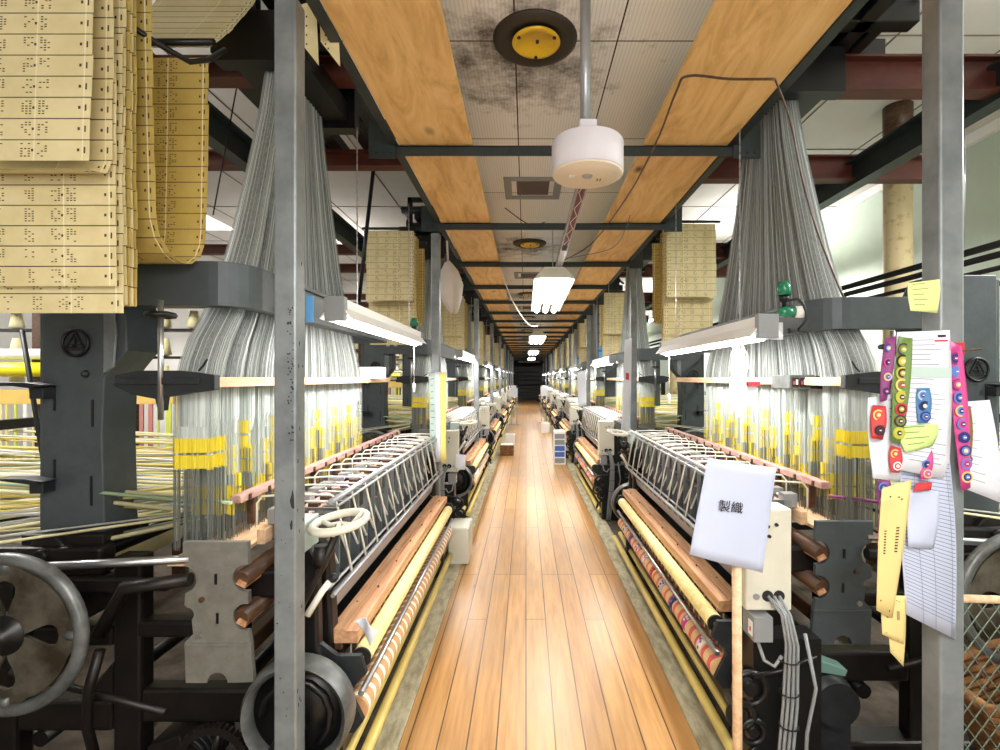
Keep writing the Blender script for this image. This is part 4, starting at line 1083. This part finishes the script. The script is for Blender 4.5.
sheet('ribbon_sample', [(921, 449), (932, 449), (931, 479), (920, 479)], YP-.006, 'ribpink', 'short pink ribbon sample under the leaf green note', 'ribbon', extra=discs(['pt_dark', 'pt_blue', 'pt_orange'], ['ribpink', 'pt_navy']), group=G)
sheet('ribbon_sample', [(960, 406), (971, 406), (971, 470), (964, 472)], YP+.015, 'ribbrown', 'brown ribbon sample hanging behind the magenta ribbon', 'ribbon', extra=discs(['pt_olive', 'pt_dark', 'pt_dark'], ['ribbrown']), group=G)
sheet('ribbon_sample', [(878, 481), (890, 480), (890, 500), (879, 512)], YP+.006, 'ribpurple', 'purple ribbon end behind the manila cards', 'ribbon', extra=discs(['pt_blue', 'pt_orange'], ['pt_navy']), group=G)
sheet('paper_tag', [(917, 483), (932, 482), (931, 490), (913, 492)], YP-.010, 'inkred', 'tiny red tag above the blank white slip', 'tag', bend=.001)
sheet('paper_slip', [(911, 490), (939, 491), (935, 550), (907, 546)], YP-.006, 'paper_blue', 'blank white slip lying over the ledger sheet', 'paper')
def holes(b, S):
    b.use('ink')
    for (u, v) in ((.3, .08), (.6, .1), (.7, .12), (.15, .9), (.7, .95)): b.quad([S(u, v, -.001), S(u+.06, v, -.001), S(u+.06, v+.012, -.001), S(u, v+.012, -.001)], .0004)
    for k in range(9):
        b.quad([S(.2, .35+k*.022, -.001), S(.28, .35+k*.022, -.001), S(.28, .36+k*.022, -.001), S(.2, .36+k*.022, -.001)], .0004)
        b.quad([S(.62, .33+k*.022, -.001), S(.74, .33+k*.022, -.001), S(.74, .34+k*.022, -.001), S(.62, .34+k*.022, -.001)], .0004)
G = 'manila cards hanging on the right post'
sheet('manila_card', [(888, 604), (906, 604), (904, 667), (890, 652)], YP+.0, 'manila', 'lowest manila punched card on the right post', 'card', extra=holes, bend=.002, group=G)
sheet('manila_card', [(882, 596), (906, 596), (904, 645), (882, 634)], YP-.005, 'manila', 'middle manila punched card on the right post', 'card', extra=holes, bend=.002, group=G)
sheet('manila_card', [(882, 489), (912, 480), (893, 619), (876, 610)], YP-.010, 'manila', 'long front manila punched card on the right post', 'card', extra=holes, bend=.003, group=G)
cable('string', [at(880, 500, YP), at(879, 530, YP), at(878, 545, YP)], .0014, 'ribpink', 'thin pink string beside the manila cards')
b = MB().use('ribred'); p = at(957, 348, 1.30); b.box(p.x-.016, p.x+.014, 1.292, 1.306, p.z-.018, p.z+.014); b.use('darkwood').tube([at(956, 351, 1.29), at(970, 350, 1.29), at(982, 349, 1.28)], .0025, 6)
o = b.build('red_clip', None, tuple(p), bevel=.002); tag(o, 'dark red clip with brown cord end on the right post', 'clip')

# ------------------------------------------------------------------ chain-link fence and basket, bottom right
def fence():
    Y = 1.42; x0, x1 = at(953, 0, Y).x, at(953, 0, Y).x+.62; zt = at(0, 598, Y).z
    r = empty('chain_link_panel', 'low chain-link panel with cream top tube right of the post', 'fence', ((x0+x1)/2, Y, 0))
    b = MB().use('palewood').cyl((x0-.02, Y, zt), (x1, Y, zt-.02), .011, 10).cyl((x1, Y, .02), (x1, Y, zt), .012, 10).cyl((x0, Y, .02), (x1, Y, .02), .010, 10).cyl((x0, Y, .02), (x0, Y, zt), .008, 10); part(b, 'tube_frame', r)
    b = MB().use('fence'); g = .042; 
    def clip(p, q):
        out = []
        (xa, za), (xb, zb) = p, q
        t0, t1 = 0, 1
        for (a, d, lo, hi) in ((xa, xb-xa, x0, x1), (za, zb-za, .02, zt)):
            if abs(d) < 1e-9: continue
            ta, tb = (lo-a)/d, (hi-a)/d
            if ta > tb: ta, tb = tb, ta
            t0, t1 = max(t0, ta), min(t1, tb)
        if t1-t0 < .002: return None
        return (xa+(xb-xa)*t0, za+(zb-za)*t0), (xa+(xb-xa)*t1, za+(zb-za)*t1)
    k = -30
    while k < 50:
        for sg in (1, -1):
            xs = x0+k*g; c = clip((xs, .0), (xs+sg*1.2, 1.6))
            if c: b.tube([(c[0][0], Y+sg*.0015, c[0][1]), (c[1][0], Y+sg*.0015, c[1][1])], .0016, 4)
        k += 1
    part(b, 'wire_mesh', r)
    # wicker basket behind
    c = Vector((1.84, 1.66, 0)); r = empty('wicker_basket', 'brown wicker basket tilted behind the chain-link panel', 'basket', (1.84, 1.66, 0))
    b = MB().use('cardboard'); R = Matrix.Rotation(-.42, 3, 'Y')
    pts = []
    for lay in range(19):
        z = .02+lay*.026
        hx, hy = .17+lay*.002, .11+lay*.0014; ring = []
        for i in range(28):
            a = 2*PI*i/28; ca, sa = math.cos(a), math.sin(a)
            m_ = max(abs(ca), abs(sa)); v = R @ Vector((hx*ca/m_*.92, hy*sa/m_*.92+.006*(1 if (i+lay) % 2 else -1), z)); ring.append((c.x+v.x-.02, c.y+v.y, v.z+.09))
        b.tube(ring, .0135 if lay < 18 else .020, 6, closed=True)
    part(b, 'weave', r)
    b = MB().use('darkwood')
    for i in range(0, 28, 2):
        a = 2*PI*i/28; ca, sa = math.cos(a), math.sin(a); m_ = max(abs(ca), abs(sa)); q = []
        for z in (.01, .47):
            v = R @ Vector((.165*ca/m_, .115*sa/m_, z)); q.append((c.x+v.x-.02, c.y+v.y, v.z+.09))
        b.tube(q, .006, 5)
    part(b, 'stake', r)
fence()

# ------------------------------------------------------------------ small things on and near the looms
# green indicator lamps on the right harness frame
for k, (px, py, up) in enumerate(((784, 288, 1), (789, 312, -1))):
    p = at(px, py, 2.02); r = empty('indicator_lamp', ['green domed indicator lamp pointing up above the right harness frame', 'dark green indicator lamp lying on the right harness frame'][k], 'lamp', tuple(p))
    if k == 0:
        part(MB().use('greenlamp').lathe([(0, .03), (.018, .025), (.026, .005), (.028, -.03)], tuple(p), 'z', 20), 'dome', r); part(MB().use('black').lathe([(.02, -.03), (.02, -.05), (.008, -.06), (.008, -.09)], tuple(p), 'z', 14), 'socket', r)
    else:
        part(MB().use('greenlamp').lathe([(0, -.045), (.015, -.042), (.022, -.02), (.022, .02)], tuple(p), 'x', 20), 'dome', r); part(MB().use('white').lathe([(.018, .02), (.024, .03), (.024, .055), (.01, .06)], tuple(p), 'x', 14), 'socket', r)
cable('cable', [at(784, 302, 2.02), at(800, 300, 2.0), at(806, 318, 2.0), at(798, 330, 2.02), at(806, 332, 2.1)], .005, 'black', 'black cable loop behind the green indicator lamps')
p = at(414, 322, 3.55); r = empty('indicator_lamp', 'small green indicator lamp at the far end of the near left lamp', 'lamp', tuple(p)); part(MB().use('greenlamp').lathe([(0, .03), (.02, .025), (.028, .0), (.028, -.03)], tuple(p), 'z', 16), 'dome', r); part(MB().use('black').lathe([(.02, -.03), (.02, -.07)], tuple(p), 'z', 12), 'socket', r)
# grey switch box on right comber board, white box on left comber board
def smallbox(px0, py0, px1, py1, Y, d, m, nm, label, cat, extra=None):
    a, c = at(px0, py1, Y), at(px1, py0, Y); r = empty(nm, label, cat, ((a.x+c.x)/2, Y+d/2, a.z))
    part(MB().use(m).box(a.x, c.x, Y, Y+d, a.z, c.z), 'case', r, bevel=.004)
    if extra:
        b = MB(); extra(b, a, c); part(b, 'front_detail', r)
    return r
def ex(b, a, c):
    for k in range(2):
        x = a.x+.012+k*.035; b.use('inkblack').box(x, x+.028, 2.195, 2.2, a.z+.01, c.z-.012); b.use('inkred').box(x+.004, x+.012, 2.192, 2.195, a.z+.02, a.z+.035); b.use('white').box(x+.016, x+.024, 2.192, 2.195, a.z+.02, c.z-.02)
smallbox(789, 375, 815, 389, 2.2, .16, 'wheelgrey', 'switch_box', 'grey switch box with red and black rockers on the right comber board', 'switch box', ex)
smallbox(816, 376, 842, 389, 2.16, .1, 'castdark', 'switch_box', 'dark grey box beside the rocker switch box', 'switch box')
smallbox(358, 367, 381, 379, 3.35, .12, 'white', 'junction_box', 'white junction box on the far end of the left comber board', 'box')
b = MB().use('skyblue').box(at(306, 0, 1.8).x, at(313, 0, 1.8).x, 1.8, 1.804, at(0, 322, 1.8).z, at(0, 296, 1.8).z); o = b.build('blue_tag', None, tuple(at(309, 310, 1.8))); tag(o, 'blue cardboard tag beside the near left post', 'tag')
# hanging white yarn skein on the right board
p = at(736, 345, 2.45); r = empty('yarn_skein', 'white yarn skein hanging over the right comber board', 'yarn', tuple(p)); rnd = random.Random(2)
b = MB().use('white')
for k in range(38):
    x = p.x+rnd.uniform(-.03, .03); y = p.y-.03+rnd.uniform(-.02, .02); q = [(x*.5+p.x*.5, y, p.z)]
    L = rnd.uniform(.22, .36)
    for j in range(1, 7): q.append((x+rnd.uniform(-.012, .012), y+rnd.uniform(-.01, .01), p.z-L*j/6))
    b.tube(q, .0035, 4)
part(b, 'strands', r, kind='stuff')
part(MB().use('white').ring(tuple(p), .02, .004, 'y', 14, 5), 'loop', r)
G = 'small white tags on the right comber board'
for k, (px, py, w, h, lb) in enumerate(((777, 331, 12, 17, 'white tag under the green indicator lamps'), (720, 392, 5, 10, 'small white tag left of the yarn skein'), (752, 392, 10, 12, 'white tag with red clip right of the yarn skein'))):
    p = at(px, py, 2.1); ww = w/F*2.1/2; hh = h/F*2.1/2
    b = MB().use('paper').box(p.x-ww, p.x+ww, 2.1, 2.102, p.z-hh, p.z+hh)
    if k == 2: b.use('inkred').box(p.x-.02, p.x+.03, 2.09, 2.11, p.z+hh, p.z+hh+.018)
    o = b.build('paper_tag', None, tuple(p)); tag(o, lb, 'tag', G)
# blue-green reed strip / lilac strip
b = MB().use('yarn_green').tube([at(165, 500, 2.15), at(195, 499, 1.95), at(231, 503, 1.78)], .006, 8); o = b.build('lease_rod', None, tuple(at(165, 500, 2.15))); tag(o, 'pale green lease rod through the left warp', 'rod')
b = MB().use('ribpurple').tube([at(829, 496, 2.05), at(850, 498, 2.0), at(880, 502, 1.95)], .006, 8); o = b.build('lease_rod', None, tuple(at(829, 496, 2.05))); tag(o, 'purple lease rod through the right warp', 'rod')
# paper slip on left roller, papers on control box
sheet('paper_slip', [(354, 622), (366, 618), (377, 632), (371, 645)], 1.78, 'paper', 'white slip stuck on the near end of the left yellow roller', 'paper', bend=.012)
sheet('paper_slip', [(455, 454), (466, 455), (465, 470), (455, 469)], 4.2, 'paper', 'white slip hanging on the left control box', 'paper')
sheet('document_roll', [(429, 374), (436, 372), (437, 462), (430, 460)], 3.84, 'paleteal', 'bluish paper strip on the second left post', 'paper', lines=(12, .01, .2, .8))
sheet('document_roll', [(435, 372), (440, 372), (441, 462), (436, 462)], 3.82, 'paper', 'white paper strip beside the yellow strip on the second left post', 'paper')
sheet('document_roll', [(440, 372), (446, 373), (446, 462), (441, 462)], 3.81, 'yarn_yellow', 'yellow paper strip on the second left post', 'paper')
sheet('document_roll', [(625, 340), (632, 338), (630, 440), (621, 432)], 5.16, 'paper', 'long white paper with red marks on the second right post', 'paper', extra=lambda b, S: (b.use('inkred').quad([S(.3, .35, -.002), S(.7, .35, -.002), S(.7, .42, -.002), S(.3, .42, -.002)], .0005)))
sheet('document_roll', [(577, 372), (586, 370), (586, 405), (578, 408)], 8.95, 'paper', 'white paper on the third right post', 'paper')
for (px, y, i) in ((0, 3.865, 0), (0, 7.0, 1)):
    pass
# cloth bag hanging from bar at left
def bag():
    p = at(452, 262, 4.4); r = empty('cloth_bag', 'crumpled beige cloth bag hanging by the second left post', 'bag', tuple(p))
    prof = [(445, 262, 451, 4), (441, 272, 458, 8), (439, 285, 462, 10), (441, 298, 461, 10), (447, 308, 459, 8), (451, 313, 457, 4)]
    b = MB().use('clothbag'); n_ = 20; rnd = random.Random(4)
    for (xa, y, xb, d) in prof:
        c = at((xa+xb)/2, y, 4.4); w = (xb-xa)/2/F*4.4; dd = d/F*4.4
        for j in range(n_):
            a = 2*PI*j/n_; q = 1+.13*math.sin(j*2.7+y*.05); b.v.append((c.x+w*math.cos(a)*q, c.y+dd*math.sin(a)*q, c.z+rnd.uniform(-.01, .01)))
    for i in range(len(prof)-1):
        for j in range(n_): b.face([i*n_+j, i*n_+(j+1) % n_, (i+1)*n_+(j+1) % n_, (i+1)*n_+j], True)
    b.face(list(range(n_))); b.face([(len(prof)-1)*n_+j for j in range(n_)])
    part(b, 'sack', r)
    part(MB().use('clothbag').tube([at(448, 262, 4.4), at(447, 240, 4.4), at(446, 230, 4.4)], .01, 6), 'tie', r)
bag()
# left yarn creel in the background
def creel(X, Y, label):
    r = empty('yarn_creel', label, 'creel', (X, Y, 0), 'yarn creels in the left background')
    b = MB().use('yellow_timber'); b.box(X-1.6, X+1.0, Y, Y+.05, 1.28, 1.40); part(b, 'yellow_rail', r, bevel=.004)
    b = MB().use('darkwood'); 
    for x in (-1.55, -.6, .2, .95): b.box(X+x, X+x+.07, Y+.05, Y+.12, 0, 2.3)
    b.box(X-1.6, X+1.0, Y+.05, Y+.12, 2.1, 2.17); part(b, 'upright', r)
    b = MB().use('white').cyl((X-1.6, Y-.02, 1.70), (X+.4, Y-.02, 1.70), .045, 16); b.use('vivid_yellow').cyl((X-1.6, Y-.03, 1.57), (X+.35, Y-.03, 1.57), .06, 18); part(b, 'yarn_roll', r, label='white and vivid yellow yarn rolls')
    b = MB(); rnd = random.Random(5)
    for k in range(34):
        x = X-1.6+k*.075; b.use(rnd.choice(['lime', 'yarn_cream', 'lime', 'yarn_yellow', 'yarn_pink' if k > 22 else 'white'])).box(x, x+rnd.uniform(.012, .05), Y+.0, Y+.01, .75, 1.28)
    part(b, 'hanging_yarn', r)
    b = MB().use('yarn_cream')
    for i in range(9):
        for j in range(4): b.lathe([(.02, 0), (.055, .02), (.03, .16), (.01, .16)], (X-1.4+i*.26, Y+.2, 1.45+j*.24), 'z', 12)
    b.use('grease')
    for j in range(4): b.box(X-1.6, X+1.0, Y+.13, Y+.28, 1.43+j*.24, 1.448+j*.24)
    part(b, 'cone_shelf', r)
    return r
k0 = creel(-3.6, 4.2, 'yarn creel with yellow rail and hanging yarns behind the nearest left loom')
for i in range(1, 4):
    c = copy_tree(k0); c.location = k0.location+Vector((0, PL*i, 0)); c['label'] = 'yarn creel behind the %s loom of the left row' % ORD[i]
# leaning pole, brown rope
b = MB().use('castdark').tube([at(22, 330, 2.6), at(45, 470, 2.6), at(60, 560, 2.6)], .012, 8); o = b.build('slanting_rod', None, tuple(at(30, 400, 2.6))); tag(o, 'dark slanting rod left of the near tower', 'rod')
b = MB().use('black').tube([at(374, 165, 4.3), at(366, 235, 4.3), at(359, 302, 4.3)], .016, 8); o = b.build('control_rod', None, tuple(at(366, 235, 4.3))); tag(o, 'black slanting control rod between the near left lamp chains and the card chain', 'rod')
for k, (x, ya, yb) in enumerate(((238, 80, 215), (965, 105, 250), (948, 130, 260))):
    Y = 2.9; b = MB().use('steel' if k else 'inkblack').cyl(at(x, ya, Y), at(x-(25 if k == 0 else 1), yb, Y), .004, 5); o = b.build('hanging_wire', None, tuple(at(x, ya, Y))); tag(o, ['dark wire slanting behind the left card chain', 'thin chain hanging at the right edge', 'thin chain just left of the one at the right edge'][k], 'wire')
# aisle clutter
def drawers(x0, x1, y, h, label):
    r = empty('drawer_tower', label, 'drawers', ((x0+x1)/2, y, 0))
    part(MB().use('white').box(x0, x1, y, y+.32, 0.006, h), 'case', r, bevel=.008)
    nn = 5; 
    for k in range(nn):
        z = .04+(h-.06)*k/nn; part(MB().use('bluebin' if k in (1, 2) else 'boxgrey').box(x0+.015, x1-.015, y-.012, y+.0, z, z+(h-.06)/nn-.02), 'drawer', r, bevel=.003)
drawers(.48, .68, 8.6, .58, 'white plastic drawer tower with blue drawers beside the third right loom')
def carton(x, y, w, d, h, z, m, label, cat='box'):
    r = empty('carton', label, cat, (x+w/2, y+d/2, z)); b = MB().use(m).box(x, x+w, y, y+d, z, z+h); part(b, 'body', r, bevel=.004); part(MB().use('offwhite').box(x+.01, x+w-.01, y+.01, y+d-.01, z+h, z+h+.006), 'lid', r); return r
carton(-.50, 9.6, .26, .3, .20, .006, 'cardboard', 'brown carton on the floor at the left of the aisle')
carton(-.62, 4.0, .16, .3, .28, .012, 'offwhite', 'pale carton on the floor by the near left loom end')
carton(-.45, 10.9, .2, .3, .25, .006, 'white', 'white carton on the floor further down on the left')
carton(.42, 13.5, .22, .3, .26, .006, 'white', 'white carton on the floor further down on the right')
r = empty('oiling_can', 'orange topped white can on a dark crate beside the third right loom', 'can', (.74, 9.4, .30)); part(MB().use('white').lathe([(0, .30), (.06, .30), (.065, .42), (.05, .45)], (.74, 9.4, 0), 'z', 18), 'body', r); part(MB().use('orange').lathe([(.067, .42), (.067, .50), (.03, .55), (0, .555)], (.74, 9.4, 0), 'z', 18), 'cap', r, label='orange cap')
r = empty('plastic_crate', 'dark crate under the orange topped can', 'crate', (.74, 9.4, 0)); part(MB().use('castdark').box(.66, .83, 9.28, 9.55, .012, .30), 'body', r, bevel=.006); part(MB().use('white').box(.69, .80, 9.275, 9.28, .15, .25), 'label_plate', r)
def stand(x, y, label):
    r = empty('notice_stand', label, 'stand', (x, y, 0))
    b = MB().use('steel').cyl((x-.09, y, .03), (x-.09, y, .95), .012, 8).cyl((x+.09, y, .03), (x+.09, y, .95), .012, 8); b.box(x-.16, x+.16, y-.15, y+.15, .006, .03); part(b, 'frame', r)
    part(MB().use('paper').quad([(x-.11, y-.03, .90), (x+.11, y-.03, .90), (x+.11, y+.03, 1.18), (x-.11, y+.03, 1.18)], .01), 'board', r)
stand(.60, 16.8, 'white notice board on a steel stand on the right of the aisle')
stand(-.38, 16.0, 'white notice board on a steel stand on the left of the aisle')
# blue crates high between the right looms
for k, (y) in enumerate((7.3, 10.8)):
    r = empty('crate_rack', 'dark open rack of blue crates behind the %s right card chain' % ORD[k+1], 'rack', (1.42, y+1.7, 1.80))
    b = MB().use('castdark').box(1.27, 1.58, y+1.58, y+1.82, 1.80, 1.845); b.box(1.27, 1.29, y+1.58, y+1.6, 1.8, 2.95); b.box(1.56, 1.58, y+1.58, y+1.6, 1.8, 2.95); b.box(1.27, 1.58, y+1.58, y+1.6, 2.93, 2.95); part(b, 'frame', r)
    for j in range(5):
        b = MB().use('skyblue').box(1.30, 1.55, y+1.61, y+1.8, 1.846+j*.16, 1.846+j*.16+.12); b.use('bluebin').box(1.295, 1.555, y+1.605, y+1.805, 1.846+j*.16+.12, 1.846+j*.16+.159)
        o = b.build('blue_crate', None, (1.42, y+1.7, 1.846+j*.16), bevel=.004); tag(o, 'light blue crate in the rack behind the %s right card chain, %s from the bottom' % (ORD[k+1], ORD[j]), 'crate', 'blue crates in the racks')
# end of the hall: dark machine and pale panel
r = empty('parked_machine', 'dark machine closing the far end of the aisle', 'machine', (.1, 34.5, 0))
b = MB().use('black').box(-1.3, 1.6, 34, 35, 0, 1.0); b.box(-1.1, 1.4, 34.2, 35, 1.0, 1.9); b.box(-.9, 1.2, 34.1, 34.3, 1.9, 2.3)
for k in range(7): b.use('castdark').box(-1.0, 1.3, 33.95, 34.0, .2+k*.28, .26+k*.28)
part(b, 'body', r, bevel=.03); b = MB().use('castdark').ring((-.9, 33.9, 1.1), .4, .05, 'y', 24, 6); part(b, 'wheel', r)
b = MB().use('offwhite').box(-.55, 1.0, 35.5, 35.6, 2.6, 3.2); o = b.build('wall_panel', None, (.2, 35.5, 2.6)); tag(o, 'pale panel above the dark machine at the far end', 'panel')
b = MB().use('windowglow').box(-6.2, -4.9, 5.2, 8.4, 3.985, 3.992); o = b.build('window_1', None, (-5, 7, 3.98)); o['kind'] = 'structure'

# ------------------------------------------------------------------ world, camera, output look
w = bpy.data.worlds.new('World'); SC.world = w; w.use_nodes = True
w.node_tree.nodes['Background'].inputs[0].default_value = (.8, .85, .9, 1); w.node_tree.nodes['Background'].inputs[1].default_value = .3
cam = bpy.data.cameras.new('Camera'); co = bpy.data.objects.new('Camera', cam); COL.objects.link(co); SC.camera = co
co.location = (0, 0, H); co.rotation_euler = (PI/2, 0, 0)
cam.sensor_width = 36; cam.lens = F*36/1000
cam.shift_x = (500-VX)/1000.0; cam.shift_y = (VY-375)/1000.0
cam.clip_start = .05; cam.clip_end = 100
vs = SC.view_settings; vs.view_transform = 'Standard'; vs.look = 'None'; vs.gamma = 1; vs.use_curve_mapping = False; vs.exposure = .45
